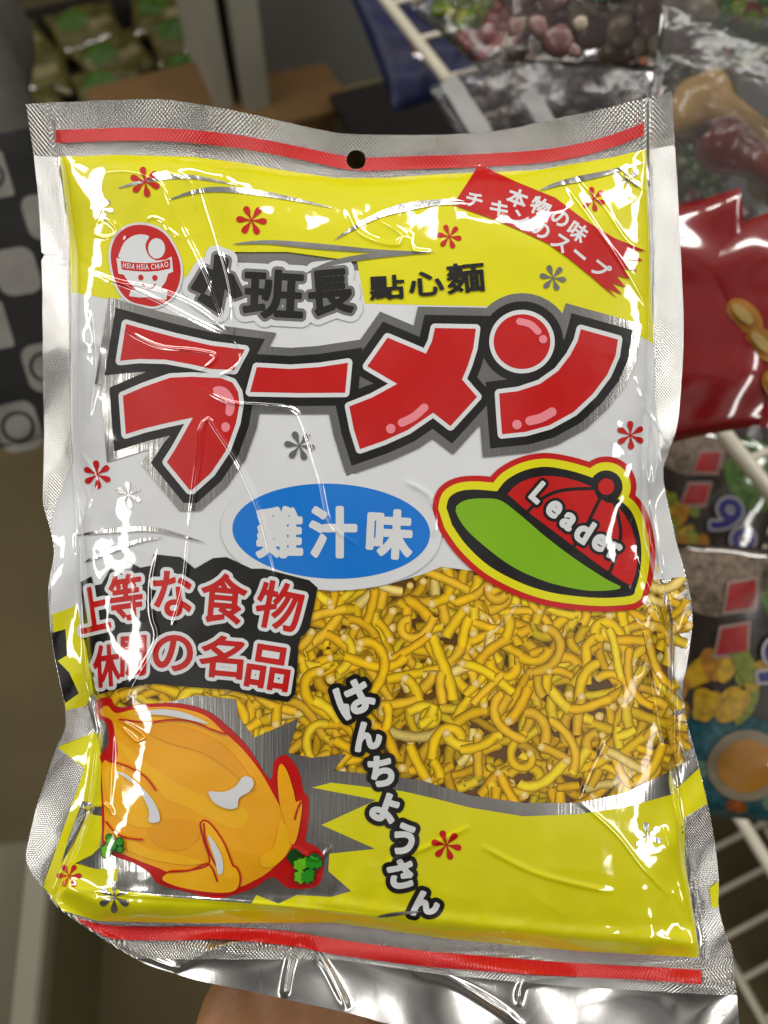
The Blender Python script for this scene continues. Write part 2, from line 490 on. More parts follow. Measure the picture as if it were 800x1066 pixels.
def build_relief():
    X, Y = np.meshgrid(HX, HY)
    sm = lambda a, b, v: (lambda t: t * t * (3 - 2 * t))(np.clip((v - a) / (b - a), 0, 1))
    # inner edge of the seals
    yk = [90, 160, 260, 480, 560, 700, 760, 850, 930, 1000, 1100]
    xl = np.interp(HY, yk, [50, 62, 76, 78, 84, 92, 104, 92, 60, 60, 60])
    yk2 = [90, 160, 260, 400, 480, 560, 650, 720, 800, 900, 990, 1100]
    xr = np.interp(HY, yk2, [674, 675, 681, 679, 672, 676, 700, 700, 702, 716, 732, 735])
    yt = np.interp(HX, [0, 60, 200, 370, 460, 560, 675, 720], [160, 160, 164, 186, 182, 177, 155, 150])
    yb = np.interp(HX, [0, 45, 100, 200, 350, 460, 600, 740], [925, 928, 957, 962, 962, 978, 992, 1000])
    u = (X - xl[:, None]) / (xr - xl)[:, None]; v = (Y - yt[None, :]) / (yb - yt)[None, :]
    uu = np.clip(4 * u * (1 - u), 0, 1); vv = np.clip(4 * v * (1 - v), 0, 1)
    body = np.clip(uu, 0, 1) ** 0.36 * np.clip(vv, 0, 1) ** 0.34
    H = 19 * blur(body, 9)
    inside = sm(0.0, 0.05, np.minimum(uu, vv))
    edge = np.clip(1 - np.minimum(uu ** 0.9, vv), 0, 1)        # 1 at the seals, 0 in the middle
    # the whole bag tips a little towards the lens at the bottom
    H += (Y - 533) * 0.012
    # curl of the top seal
    topw = 1 - sm(150, 260, Y)
    H += topw * (3.2 * np.sin((X - 40) / 108.0) + 1.6 * np.sin((X + 0.5 * Y) / 39.0 + 1.0) + 0.8 * np.sin((X - .5 * Y) / 19.0))
    H += topw * -3.0 * np.exp(-((X - 370) / 110) ** 2)
    # waves of the side seals
    lw = 1 - sm(0, 70, X - xl[:, None] + 20); rw = sm(-50, 20, X - xr[:, None])
    H += lw * (2.4 * np.sin(Y / 47.0 + 0.5) + 1.3 * np.sin(Y / 21.0 + X / 14) * sm(300, 500, Y) + 1.5 * np.sin((Y - 1.4 * X) / 33.0))
    H += rw * (2.2 * np.sin(Y / 52.0) + 1.5 * np.sin(Y / 23.0 + X / 18) * sm(330, 450, Y) + 0.8 * np.sin((Y + X) / 13.0) * sm(330, 420, Y))
    # bottom flap: deep folds
    bw = sm(-6, 30, Y - yb[None, :])
    H += bw * (3.6 * np.sin((X - 0.75 * Y) / 40.0 + 1.0) + 1.5 * np.sin((X + 0.5 * Y) / 27.0) + 0.10 * (Y - yb[None, :]) + 3.0 * np.exp(-((Y - yb[None, :] - 22) / 16) ** 2))
    # crumple
    n1 = up_noise(14, 18, 1); n2 = up_noise(30, 38, 2); n3 = up_noise(70, 90, 3); n4 = up_noise(9, 5, 4); n5 = up_noise(140, 170, 5)
    H += 1.0 * n1 * (0.35 + edge) * inside
    fw = 1 - 0.85 * bw
    H += 0.36 * (1 - np.abs(n2) * 2.2) * edge ** 3.4 * inside * fw
    H += 0.06 * (1 - np.abs(n3) * 2.4) * edge ** 3.2 * (0.35 + inside) * fw
    H += 0.02 * (1 - np.abs(n5) * 2.4) * edge ** 2.5 * fw
    H += 1.0 * n4
    # stretched pleats fanning out of the upper and lower seal
    H += 0.30 * np.sin(X / 9.0 + n1 * 2.5) * np.exp(-np.abs(v - 0.0) * 14) * inside
    H += 0.5 * np.sin(X / 8.0 + n1 * 4) * np.exp(-np.abs(v - 1.0) * 16) * inside
    # pleats running in from the right and left side
    H += 0.26 * np.sin(Y / 8.0 + 3 * n2) * np.exp(-(1 - u) * 22) * inside * sm(340, 420, Y)
    H += 0.3 * np.sin(Y / 9.0 + 3 * n2) * np.exp(-u * 20) * inside
    # the gutter where the body meets the seals
    H -= 1.5 * np.exp(-((X - xl[:, None] + 1) / 3.2) ** 2) * (Y < 940)
    H -= 1.6 * np.exp(-((X - xr[:, None]) / 3.2) ** 2) * (Y < 1000)
    H += 1.3 * np.exp(-((Y - yb[None, :] + 18) / 9) ** 2) * inside
    # single creases in the film: points, height (mm), half width (px)
    CR = [
        ([(185, 225), (215, 285), (237, 345)], .42, 1.7), ([(205, 182), (225, 245), (240, 300), (243, 350)], .38, 1.7),
        ([(95, 282), (150, 305), (200, 331), (243, 352)], .45, 1.6), ([(108, 292), (160, 300), (205, 318), (243, 348)], .34, 1.6),
        ([(243, 350), (252, 372), (240, 386), (225, 392)], .30, 1.7), ([(125, 340), (165, 360), (205, 365), (225, 372), (200, 392)], .28, 1.8),
        ([(195, 560), (207, 475), (209, 447), (217, 436), (226, 447), (250, 485), (270, 530), (283, 578), (292, 622)], .50, 1.7),
        ([(197, 397), (237, 418), (275, 422), (305, 426), (315, 440), (327, 478), (335, 505), (346, 547), (376, 570)], .46, 1.7),
        ([(169, 558), (159, 602), (159, 640), (163, 668), (135, 719), (120, 748), (117, 790), (114, 850)], .12, 1.7),
        ([(197, 555), (192, 609), (179, 654)], .2, 1.6), ([(120, 748), (140, 758), (151, 768), (143, 772), (124, 754)], .35, 1.6),
        ([(95, 238), (108, 227), (122, 240), (112, 247), (96, 243)], .30, 1.4), ([(118, 228), (132, 246), (128, 252)], .3, 1.3),
        ([(150, 232), (158, 226), (170, 230), (175, 238), (190, 250)], .32, 1.5), ([(104, 180), (135, 178), (165, 190), (178, 215), (176, 228)], .34, 1.5),
        ([(176, 178), (198, 190), (205, 220)], .30, 1.5),
        ([(360, 212), (372, 240), (395, 252), (416, 254), (420, 246), (404, 234), (388, 226)], .42, 2.0), ([(427, 242), (431, 260), (450, 262)], .35, 1.6),
        ([(575, 165), (590, 192), (615, 228), (640, 263), (662, 298), (676, 325), (684, 350)], .46, 1.7),
        ([(596, 165), (603, 185), (630, 216), (655, 252), (682, 264)], .44, 1.7), ([(640, 174), (660, 190), (676, 200)], .35, 1.5),
        ([(600, 833), (622, 850), (645, 872), (668, 902), (700, 936)], .48, 1.7), ([(628, 770), (612, 800), (600, 833)], .36, 1.7),
        ([(690, 860), (704, 905), (716, 950)], .36, 1.6), ([(700, 925), (712, 945), (720, 960)], .3, 1.5),
        ([(662, 392), (676, 430), (684, 470), (680, 520)], .40, 1.7), ([(668, 420), (690, 450), (700, 470)], .34, 1.6),
        ([(655, 640), (672, 660), (668, 690), (660, 705)], .40, 1.7), ([(672, 680), (682, 730), (696, 790), (706, 830)], .44, 1.8),
        ([(664, 580), (676, 610), (690, 650), (696, 690)], .42, 1.8), ([(676, 520), (684, 560), (688, 600)], .38, 1.8),
        ([(78, 480), (92, 520), (80, 560), (84, 590)], .42, 1.8), ([(84, 470), (100, 500), (90, 530)], .34, 1.6), ([(96, 320), (100, 380), (92, 440)], .34, 1.8),
        ([(420, 500), (450, 520), (452, 560)], .20, 2.4), ([(540, 620), (520, 650), (470, 690)], .30, 1.8), 
        ([(490, 860), (450, 880), (400, 900)], .16, 2.6), ([(500, 880), (560, 910), (640, 930)], .2, 2.4), ([(300, 880), (330, 895), (345, 880)], .24, 2.0),
        ([(85, 842), (110, 838), (118, 850)], .4, 1.8), ([(75, 925), (140, 932), (230, 938), (300, 944), (420, 958)], .5, 2.2),
        ([(308, 978), (300, 1010), (296, 1040)], 1.1, 4.0), ([(308, 978), (335, 1000), (352, 1030), (362, 1052)], 1.0, 4.0),
        ([(180, 1010), (230, 985), (280, 975)], 0.9, 4.0), ([(430, 1010), (470, 1020), (520, 1050), (545, 1070)], 0.9, 5.0),
        ([(540, 1050), (548, 1022), (600, 1016)], 0.6, 4.0), ([(100, 968), (150, 995), (190, 1010)], 0.6, 3.0)]
    for pts, a, w in CR:
        if w < 3: w *= 1.15
        else: a *= 1.6
        p = dense(pts, False, 5); r = 6 * w
        ix0 = max(0, int((p[:, 0].min() - r - HX[0]) / HS)); ix1 = int((p[:, 0].max() + r - HX[0]) / HS) + 2
        iy0 = max(0, int((p[:, 1].min() - r - HY[0]) / HS)); iy1 = int((p[:, 1].max() + r - HY[0]) / HS) + 2
        XX = X[iy0:iy1, ix0:ix1]; YY = Y[iy0:iy1, ix0:ix1]
        best = np.full(XX.shape, 1e9); par = np.zeros(XX.shape); n = len(p) - 1
        for i in range(n):
            ax, ay = p[i]; dx, dy = p[i + 1] - p[i]; L = dx * dx + dy * dy + 1e-9
            t = np.clip(((XX - ax) * dx + (YY - ay) * dy) / L, 0, 1)
            d = (XX - ax - t * dx) ** 2 + (YY - ay - t * dy) ** 2
            m = d < best; best[m] = d[m]; par[m] = ((i + t) / n)[m]
        prof = np.exp(-best / (w * w)) + 0.25 * np.exp(-np.sqrt(best) / (2.5 * w))
        H[iy0:iy1, ix0:ix1] += (a / .45) ** .4 * 0.54 * w * .382 / .86 * prof * np.clip(np.minimum(par, 1 - par) * 6, 0, 1)
    return blur(H, 0.9)


H = build_relief()


def h_at(X, Y):
    fx = np.clip((np.asarray(X, float) - HX[0]) / HS, 0, len(HX) - 1.001); fy = np.clip((np.asarray(Y, float) - HY[0]) / HS, 0, len(HY) - 1.001)
    i = fx.astype(int); j = fy.astype(int); a = fx - i; b = fy - j
    return (H[j, i] * (1 - a) + H[j, i + 1] * a) * (1 - b) + (H[j + 1, i] * (1 - a) + H[j + 1, i + 1] * a) * b


BAG_O = P(400, 1040, D0)
BAG_M = Matrix.Translation(BAG_O) @ ROT.to_4x4()
_oc = ROT.transposed() @ (BAG_O - C0)          # bag origin in the camera's axes


def on_bag(X, Y, z):
    """artwork position -> point of the film surface, z mm above the film, in the bag's own axes"""
    d = D0 - (h_at(X, Y) + z) / 1000.0
    return np.stack([(X - 400) * K * d - _oc.x, (533 - Y) * K * d - _oc.y, -d - _oc.z], 1)


bag = empty('snack_bag', BAG_M, 'large shiny yellow and white foil noodle bag with a red katakana title', 'snack bag')
LZ = [0.30]


def piece(name, fd, mat, parent=bag, z=None):
    if z is None:
        LZ[0] += 0.045; z = LZ[0]
    return link_mesh(name, field_mesh(name, fd, on_bag, z), mat, parent)


def clip_bag(fd, inset=0.6):
    """keep a print inside the outline of the bag"""
    t = Field.__new__(Field); t.__dict__.update(fd.__dict__)
    w = winding(t, [BAGP]); r = 4 * fd.c + inset
    d = seg_dist(t, [BAGP], r)
    fd.f = np.minimum(fd.f, np.where(w != 0, d, -d) - inset)
    return fd


BAGP = np.array(BAG_OUT, float)
_corner = {(27, 108), (700, 95), (772, 1095), (43, 270), (48, 266), (43, 262)}
# smooth the outline between the corners
runs, cur = [], [BAG_OUT[0]]
for p in BAG_OUT[1:] + [BAG_OUT[0]]:
    cur.append(p)
    if p in _corner: runs.append(cur); cur = [p]
BAGP = np.concatenate([dense(r_, False, 4)[:-1] for r_ in runs])

INK = dict(
    yellow=print_mat('yellow_ink', (228, 222, 0)), white=print_mat('white_ink', (222, 224, 226)), black=print_mat('black_ink', (14, 13, 13)),
    red=print_mat('red_ink', (196, 6, 4)), pink=print_mat('pink_ink', (240, 140, 150)), blue=print_mat('blue_ink', (10, 120, 215)),
    green=print_mat('lime_ink', (125, 180, 0)), orange=print_mat('orange_ink', (246, 172, 8), amt=0.08), amber=print_mat('amber_ink', (250, 186, 14), amt=0.05),
    tan=print_mat('brown_orange_ink', (240, 163, 7), amt=0.06), leaf=print_mat('leaf_ink', (112, 200, 28)), leafd=print_mat('dark_leaf_ink', (36, 150, 22)),
    redseal=print_mat('red_ink_on_seal', (196, 6, 4), coat=.25, coat_r=.15, emb=0.0016), darkred=print_mat('dark_red_ink', (165, 15, 15)),
    silver=silver_mat('bare_foil', 0.76, 0.2, scratch=0.00016, metal=0.93), seal=silver_mat('embossed_foil', 0.78, 0.2, emb=0.0016, eb=0.0005),
    side=silver_mat('side_seal_foil', 0.72, 0.16, emb=0.0011, eb=0.00011), brown=print_mat('noodle_shadow_ink', (96, 62, 10), amt=0.3))

# ---- films
yt_line = [(0, 161), (62, 163), (120, 161), (200, 163), (250, 169), (300, 178), (350, 185), (400, 185), (460, 181), (560, 177), (640, 163), (673, 156), (760, 142)]
yb_line = [(0, 905), (45, 925), (65, 948), (102, 959), (185, 961), (350, 961), (460, 977), (600, 990), (728, 997), (800, 1000)]
xl_line = [(55, 60), (60, 163), (74, 250), (77, 480), (84, 560), (92, 700), (104, 760), (88, 850), (45, 925), (40, 1200)]
xr_line = [(673, 60), (675, 156), (681, 260), (680, 400), (673, 480), (678, 560), (702, 650), (702, 800), (716, 900), (732, 998), (735, 1200)]
film = shape([BAGP], 0, 1.0)
hole = ellipse(371, 166, 10, 10)
XX, YY = np.meshgrid(film.xs, film.ys)
film.f = np.minimum(film.f, np.hypot(XX - 371, YY - 166) - 10)
ytv = np.interp(XX, *np.array(yt_line).T); ybv = np.interp(XX, *np.array(yb_line).T)
xlv = np.interp(YY, np.array(xl_line)[:, 1], np.array(xl_line)[:, 0]); xrv = np.interp(YY, np.array(xr_line)[:, 1], np.array(xr_line)[:, 0])


def sub(f2):
    fd = Field.__new__(Field); fd.__dict__.update(film.__dict__); fd.f = np.minimum(film.f, f2); return fd


front = piece('front_panel', sub(np.minimum(np.minimum(YY - ytv, ybv - YY), np.minimum(XX - xlv, xrv - XX))), INK['silver'], z=-0.2)
piece('top_seal', sub(ytv - YY), INK['seal'], z=0.0)
piece('bottom_seal', sub(np.minimum(YY - ybv, ybv + 38 - YY)), silver_mat('bottom_seal_foil', 0.78, 0.2, emb=0.0013, eb=0.0004), z=0.0)
piece('bottom_flap', sub(YY - ybv - 38), silver_mat('flap_foil', 0.78, 0.24, scratch=0.00003, metal=0.94), z=0.0)
piece('side_seal', sub(np.minimum(np.minimum(xlv - XX, YY - ytv), ybv - YY)), INK['side'], z=0.0)
piece('side_seal', sub(np.minimum(np.minimum(XX - xrv, YY - ytv), ybv - YY)), INK['side'], z=0.0)

# back film, bulging away
bf = shape([BAGP], -0.5, 6.0)
bf.f = np.minimum(bf.f, np.hypot(*np.meshgrid(bf.xs - 371, bf.ys - 166)) - 11)


def on_back(X, Y, z):
    b = np.clip(np.interp(Y, [160, 560, 960], [0, 1, 0]) * np.interp(X, [70, 380, 690], [0, 1, 0]), 0, 1) ** 0.5
    b = b * np.clip((Y - 170) / 60, 0, 1) * np.clip((950 - Y) / 60, 0, 1)
    seal = np.minimum(h_at(X, Y), 2 + (Y - 533) * .012)
    h = np.where(b > 0.02, np.minimum(h_at(X, Y) - 1, (Y - 533) * .012 - 18 * b), h_at(X, Y) - 0.6)
    d = D0 - h / 1000.0
    return np.stack([(X - 400) * K * d - _oc.x, (533 - Y) * K * d - _oc.y, -d - _oc.z], 1)


link_mesh('back_panel', field_mesh('back_panel', bf, on_back, 0), silver_mat('back_foil', 0.7, 0.25), bag)

# ---- picture of the noodles
win = np.array([(86, 640), (150, 600), (300, 594), (400, 590), (480, 588), (600, 590), (700, 590), (716, 600), (720, 650), (714, 700), (710, 720), (716, 752), (722, 776),
                (700, 812), (655, 835), (600, 846), (540, 846), (490, 838), (430, 822), (340, 800), (240, 800), (140, 770), (100, 730)], float)
wf = clip_bag(shape([win], 0, 1.0), 1.0)
npic = piece('noodle_picture', wf, INK['brown'], z=-0.04)


def inside_win(x, y):
    i = int(round((x - wf.xs[0]) / wf.c)); j = int(round((y - wf.ys[0]) / wf.c))
    return 0 <= i < wf.nx and 0 <= j < wf.ny and wf.f[j, i] > 1.5


V, Q, TINT = [], [], []
NS = 900
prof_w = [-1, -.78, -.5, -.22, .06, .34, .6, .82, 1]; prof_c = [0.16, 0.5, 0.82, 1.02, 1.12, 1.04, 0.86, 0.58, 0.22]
made = 0
for k in range(9000):
    if made >= NS: break
    x, y = random.uniform(90, 718), random.uniform(592, 842)
    if not inside_win(x, y): continue
    a = random.uniform(0, 2 * PI); L = random.choice((random.uniform(20, 44), random.uniform(34, 76))); n = max(12, int(L / 1.5)); r = random.uniform(4.5, 6.2)
    curv = random.gauss(0, 0.010); dc = random.gauss(0, 0.0010)
    if random.random() < 0.06: curv, L = random.choice((-1, 1)) * random.uniform(.045, .065), min(L, 62)
    pts = []
    for i in range(n):
        if not inside_win(x, y): break
        pts.append((x, y, a)); x += 1.5 * math.cos(a); y += 1.5 * math.sin(a); a += curv * 1.5; curv += dc * 1.5
    if len(pts) < 12: continue
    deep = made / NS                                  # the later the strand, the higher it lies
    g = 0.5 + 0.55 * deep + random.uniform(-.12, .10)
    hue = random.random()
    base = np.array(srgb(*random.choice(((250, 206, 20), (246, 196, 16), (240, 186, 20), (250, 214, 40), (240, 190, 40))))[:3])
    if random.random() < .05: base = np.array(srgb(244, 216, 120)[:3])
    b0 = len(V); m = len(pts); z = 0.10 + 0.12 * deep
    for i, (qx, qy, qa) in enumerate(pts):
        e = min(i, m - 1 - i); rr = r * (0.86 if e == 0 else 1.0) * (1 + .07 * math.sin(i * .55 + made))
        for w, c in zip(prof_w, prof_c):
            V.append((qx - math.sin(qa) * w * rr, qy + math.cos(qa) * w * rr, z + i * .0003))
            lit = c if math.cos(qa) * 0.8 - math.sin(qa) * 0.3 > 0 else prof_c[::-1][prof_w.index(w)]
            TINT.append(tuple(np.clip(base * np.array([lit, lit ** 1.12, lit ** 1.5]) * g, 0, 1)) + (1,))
    npz = len(prof_w)
    for i in range(m - 1):
        for j in range(npz - 1):
            p0 = b0 + i * npz + j
            Q.append((p0, p0 + npz, p0 + npz + 1, p0 + 1))
    if random.random() < 0.28:                        # the pale broken end of a strand
        qx, qy, qa = pts[-1]; rr = r * .8; b1 = len(V)
        ring = [(qx + rr * math.cos(t), qy + rr * math.sin(t)) for t in np.linspace(0, 2 * PI, 9)[:-1]]
        V.append((qx, qy, z + .022)); TINT.append(srgb(250, 232, 170))
        for c_ in ring: V.append((c_[0], c_[1], z + .022)); TINT.append(srgb(222, 180, 70))
        for t in range(0, 8, 2): Q.append((b1, b1 + 1 + (t + 2) % 8, b1 + 1 + (t + 1) % 8, b1 + 1 + t))
    made += 1
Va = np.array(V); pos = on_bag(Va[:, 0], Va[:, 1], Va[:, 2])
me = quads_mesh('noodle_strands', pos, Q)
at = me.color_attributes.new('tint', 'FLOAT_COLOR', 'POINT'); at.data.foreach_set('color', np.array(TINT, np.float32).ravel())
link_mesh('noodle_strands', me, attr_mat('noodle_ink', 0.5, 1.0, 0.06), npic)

# ---- large grounds
yellow_top = [(62, 163), (120, 161), (200, 163), (250, 169), (300, 178), (350, 185), (400, 185), (460, 181), (560, 177), (640, 163), (673, 155),
              (676, 250), (681, 358), (660, 346), (620, 330), (560, 320), (380, 316), (372, 272), (300, 262), (230, 262), (190, 290), (118, 312), (74, 304), (72, 240)]
white = [(73, 296), (74, 450), (77, 480), (60, 520), (52, 546), (57, 575), (54, 600), (52, 640), (80, 660), (110, 640), (200, 622), (240, 600), (300, 606), (345, 616), (400, 610), (440, 598),
         (460, 590), (520, 598), (600, 604), (660, 606), (716, 600), (704, 560), (695, 520), (690, 488), (683, 420), (681, 340), (660, 300), (500, 290), (200, 270)]
piece('white_ground', clip_bag(shape([white], 0, 1.0)), INK['white'])
piece('yellow_ground', shape([yellow_top], 0, 1.0), INK['yellow'])

# silver burst behind the chicken and the silver band over the lower yellow
silver_burst = [(84, 700), (108, 735), (150, 737), (205, 724), (246, 728), (248, 746), (265, 768), (311, 748), (300, 784), (325, 789), (361, 785), (347, 802), (437, 812), (490, 828),
                (545, 836), (600, 836), (650, 826), (692, 806), (724, 788), (734, 830), (705, 850), (560, 870), (420, 960), (200, 960), (90, 930), (88, 840), (100, 770)]
piece('silver_burst', clip_bag(shape([silver_burst], 0, 1.0)), INK['silver'])
yl = [(325, 820), (345, 815), (420, 824), (455, 832), (490, 841), (545, 850), (600, 848), (650, 841), (712, 824), (714, 900), (728, 990), (727, 997),
      (600, 990), (460, 977), (350, 961), (185, 961), (102, 959), (65, 948), (45, 923), (60, 905), (76, 880), (96, 838), (104, 800), (106, 840), (86, 840), (96, 848), (106, 850), (106, 866),
      (104, 882), (96, 890), (78, 899), (100, 905), (123, 905), (121, 926), (172, 934), (262, 941), (267, 932), (290, 941), (309, 932), (345, 934), (366, 928), (342, 907), (343, 889), (391, 884),
      (335, 859), (392, 833)]
piece('yellow_ground', clip_bag(shape([yl], 0, 1.0)), INK['yellow'])
yflap = [(54, 640), (80, 630), (86, 660), (94, 690), (98, 715), (90, 735), (66, 740), (60, 700)]
yflap2 = [(60, 778), (100, 762), (106, 790), (104, 838), (86, 834), (72, 870), (62, 905), (45, 922), (60, 880), (88, 800)]
piece('yellow_flap', clip_bag(shape([yflap, yflap2], 0, 1.0)), INK['yellow'])
piece('black_mark', clip_bag(shape([[(50, 660), (68, 655), (70, 682), (60, 688), (72, 700), (82, 722), (68, 732), (56, 700)]], 0, 1.0)), INK['black'])
piece('yellow_mark', clip_bag(shape([[(739, 925), (752, 915), (752, 945), (742, 945)]], 0, 1.0)), INK['yellow'])
piece('yellow_flap', clip_bag(shape([[(704, 822), (728, 800), (740, 835), (712, 852)]], 0, 1.0)), INK['yellow'])

# ---- red lines on the seals
rt = [(58, 135), (120, 133), (165, 133), (200, 135), (245, 140), (280, 146), (320, 154), (358, 162), (382, 164), (440, 162), (500, 160), (560, 156), (600, 150), (640, 139), (671, 127)]
topline = np.array(rt, float)
lowline = topline + np.array([0, 13.5])
rs = clip_bag(shape([np.concatenate([dense(topline, False, 4), dense(lowline, False, 4)[::-1]])], 0, 1.0))
rX, rY = np.meshgrid(rs.xs, rs.ys); rs.f = np.minimum(rs.f, np.hypot(rX - 371, rY - 166) - 10.3)
piece('red_line', rs, INK['redseal'])
rb = [(80, 956), (108, 963), (144, 965), (190, 965), (226, 965), (268, 967), (309, 971), (350, 978), (400, 985), (440, 990), (500, 995), (560, 1000), (620, 1004), (680, 1007), (731, 1010)]
rb2 = [(82, 959), (112, 976), (144, 979), (190, 979), (226, 978), (268, 981), (309, 986), (350, 994), (400, 1001), (440, 1006), (500, 1011), (560, 1015), (620, 1018), (680, 1021), (731, 1025)]
piece('red_line', shape([np.concatenate([dense(rb, False, 4), dense(rb2, False, 4)[::-1]])], 0, 1.0), print_mat('red_ink_on_lower_seal', (196, 6, 4), coat=.3, coat_r=.12, emb=0.0013))

# ---- silver swooshes
LZ[0] = 0.62
SW = [([(122, 196), (160, 186), (200, 184), (250, 193)], 5), ([(175, 208), (210, 198), (250, 198), (300, 206), (350, 217)], 6), ([(242, 254), (280, 252), (340, 257), (392, 261), (440, 262)], 6),
      ([(316, 286), (345, 274), (390, 266), (455, 262)], 6), ([(348, 250), (370, 236), (400, 222), (452, 212), (496, 212)], 6), ([(380, 228), (420, 214), (470, 208), (486, 210)], 5), ([(562, 198), (585, 190), (630, 180), (673, 168)], 6)]
for s in SW: piece('silver_swoosh', shape([crescent(*s)], 0, 0.5), INK['silver'])
SW2 = [([(78, 558), (110, 553), (160, 551), (216, 566)], 5), ([(86, 586), (115, 573), (145, 563), (172, 559)], 5), ([(392, 955), (420, 951), (440, 949)], 4)]
for s in SW2: piece('silver_swoosh', shape([crescent(*s)], 0, 0.5), INK['silver'])


def asterisk(cx, cy, r, rot, mat):
    cont = []
    for k in range(6):
        a = math.radians(rot + 60 * k); c, s = math.cos(a), math.sin(a); w = r * .2
        base = np.array([(0.10, 0.03), (.4, .10), (.62, .19), (.84, .21), (.97, .12), (1.0, 0), (.97, -.12), (.84, -.21), (.62, -.19), (.4, -.10), (0.10, -0.03)]) * r
        cont.append(np.stack([cx + base[:, 0] * c - base[:, 1] * s, cy + base[:, 0] * s + base[:, 1] * c], 1))
    cont.append(ellipse(cx, cy, r * .1, r * .1, n=12))
    o = piece('asterisk', shape(cont, 0, 0.5), mat, z=0.68)
    o['label'] = ('red' if mat is not INK['silver'] else 'silver') + ' asterisk flower print'
    return o


for cx, cy, r, rot, mk in [(151, 189, 16, 20, 'red'), (262, 229, 16, 5, 'red'), (468, 246, 13, 10, 'red'), (618, 207, 13, 20, 'red'), (657, 453, 15, 28, 'red'), (101, 494, 15, 25, 'red'),
                           (465, 880, 16, 12, 'red'), (72, 912, 13, 0, 'red'),
                           (106, 217, 12, 10, 'silver'), (576, 289, 14, 10, 'silver'), (653, 187, 15, 20, 'silver'), (312, 464, 16, 8, 'silver'), (134, 515, 14, 25, 'silver'), (675, 871, 15, 20, 'silver'), (119, 934, 17, 30, 'silver')]:
    asterisk(cx, cy, r, rot, INK[mk])

# ---- maker's logo
LZ[0] = 0.70
lz = lambda pts: zoomed(pts, 90, 220, 5.333)
egg = dense(lz([(270, 75), (350, 80), (430, 120), (490, 205), (522, 300), (515, 400), (470, 480), (390, 525), (320, 520), (240, 495), (180, 430), (148, 340), (135, 240), (155, 155), (205, 100)]), True, 2)
logo = piece('brand_logo', shape([egg], 0, 0.5), INK['red'])
piece('logo_border', shape([egg], 2.4, 0.5), INK['white'], logo, z=LZ[0] - 0.04)
dome = lz([(188, 262), (190, 215), (215, 165), (260, 135), (305, 127), (348, 138), (330, 175), (332, 215), (355, 255), (385, 272), (330, 282)])
piece('logo_hat', shape([dense(dome, True, 2), ellipse(*lz([(390, 205)])[0], 8.8, 10.6)], 0, 0.5), INK['white'], logo)
bandw = lz([(166, 257), (195, 264), (330, 277), (440, 268), (474, 250), (482, 335), (455, 345), (440, 390), (410, 428), (450, 435), (445, 490), (395, 486), (350, 474), (300, 478), (236, 470), (246, 436), (282, 432), (240, 400), (206, 350), (178, 346)])
piece('logo_band', shape([bandw], 0, 0.5), INK['white'], logo)
band = lz([(190, 274), (260, 284), (330, 287), (400, 282), (465, 264), (466, 316), (400, 330), (330, 334), (260, 330), (196, 322)])
piece('logo_ribbon', shape([band], 0, 0.5), INK['red'], logo)
hs = word_on_path('HSIA HSIA CHIAO', lz([(198, 311), (265, 321), (330, 322), (395, 319), (460, 304)]), 7.8, 0.22)
piece('logo_lettering', shape(hs, 0.12, 0.2), INK['white'], logo)
eyes = [ellipse(*lz([(302, 366)])[0], 2.7, 3.0, n=20), ellipse(*lz([(380, 368)])[0], 2.7, 3.0, n=20)]
fe = stroke([dense(lz([(312, 402), (330, 424), (350, 430), (368, 422), (382, 402)]), False, 1)], 1.1, 0.25)
piece('logo_smile', fe, INK['red'], logo)
piece('logo_eyes', shape(eyes, 0, 0.25), INK['red'], logo)

# ---- product name in heavy black
LZ[0] = 0.70
z4 = lambda pts: zoomed(pts, 190, 240, 4)
xiao = [z4([(42, 238), (92, 156), (128, 172), (85, 258)]), z4([(140, 105), (186, 122), (172, 230), (152, 338), (70, 285), (84, 268), (122, 284)]), z4([(182, 180), (206, 188), (244, 266), (214, 276), (172, 222)])]
nm = letter('班', 285, 306, 60, 48, 3) + letter('長', 344, 304, 43, 44, -5)
f1 = shape(nm, 1.9, 0.5)
piece('name_backing', shape(xiao + nm, 11, 1.0), INK['white'])
piece('name_outline', shape(xiao + nm, 5.2, 0.5), INK['silver'])
name_o = piece('name_lettering', shape(xiao + nm, 1.9, 0.5), INK['black'])
dm = letter('點', 403, 299, 35, 24, -3) + letter('心', 444, 295, 35, 24, -4) + letter('麵', 485, 289, 38, 30, -5)
piece('noodle_lettering', shape(dm, 0.85, 0.4), INK['black'])

# ---- red corner ribbon
LZ[0] = 0.75
z3 = lambda pts: zoomed(pts, 460, 150, 3.3333)
rib = z3([(130, 70), (260, 130), (395, 185), (500, 265), (600, 325), (710, 370), (655, 370), (700, 405), (640, 400), (680, 440), (630, 432), (655, 468), (605, 455), (640, 497), (590, 480), (628, 522), (578, 500), (612, 538),
          (520, 460), (440, 395), (370, 345), (280, 302), (180, 260), (40, 210)])
ribbon = piece('corner_ribbon', shape([rib], 0, 0.5), INK['red'])
rtx = []
for ch, cx, cy, w, h, a in [('本', 539, 206, 20, 18, 20), ('物', 563, 215, 20, 18, 24), ('の', 583.5, 227, 17, 15, 30), ('味', 602, 241, 19, 18, 35), ('チ', 494, 208, 16, 14, 15), ('キ', 520, 217, 18, 15, 18), ('ン', 542, 227, 16, 13, 22),
                            ('の', 563, 239, 18, 15, 28), ('ス', 584, 253, 16, 15, 34), ('ー', 604, 265, 14, 2.2, 40), ('プ', 626, 280, 17, 16, 38)]:
    rtx += letter(ch, cx, cy, w, h, a)
piece('ribbon_lettering', shape(rtx, 0.65, 0.33), INK['white'], ribbon)

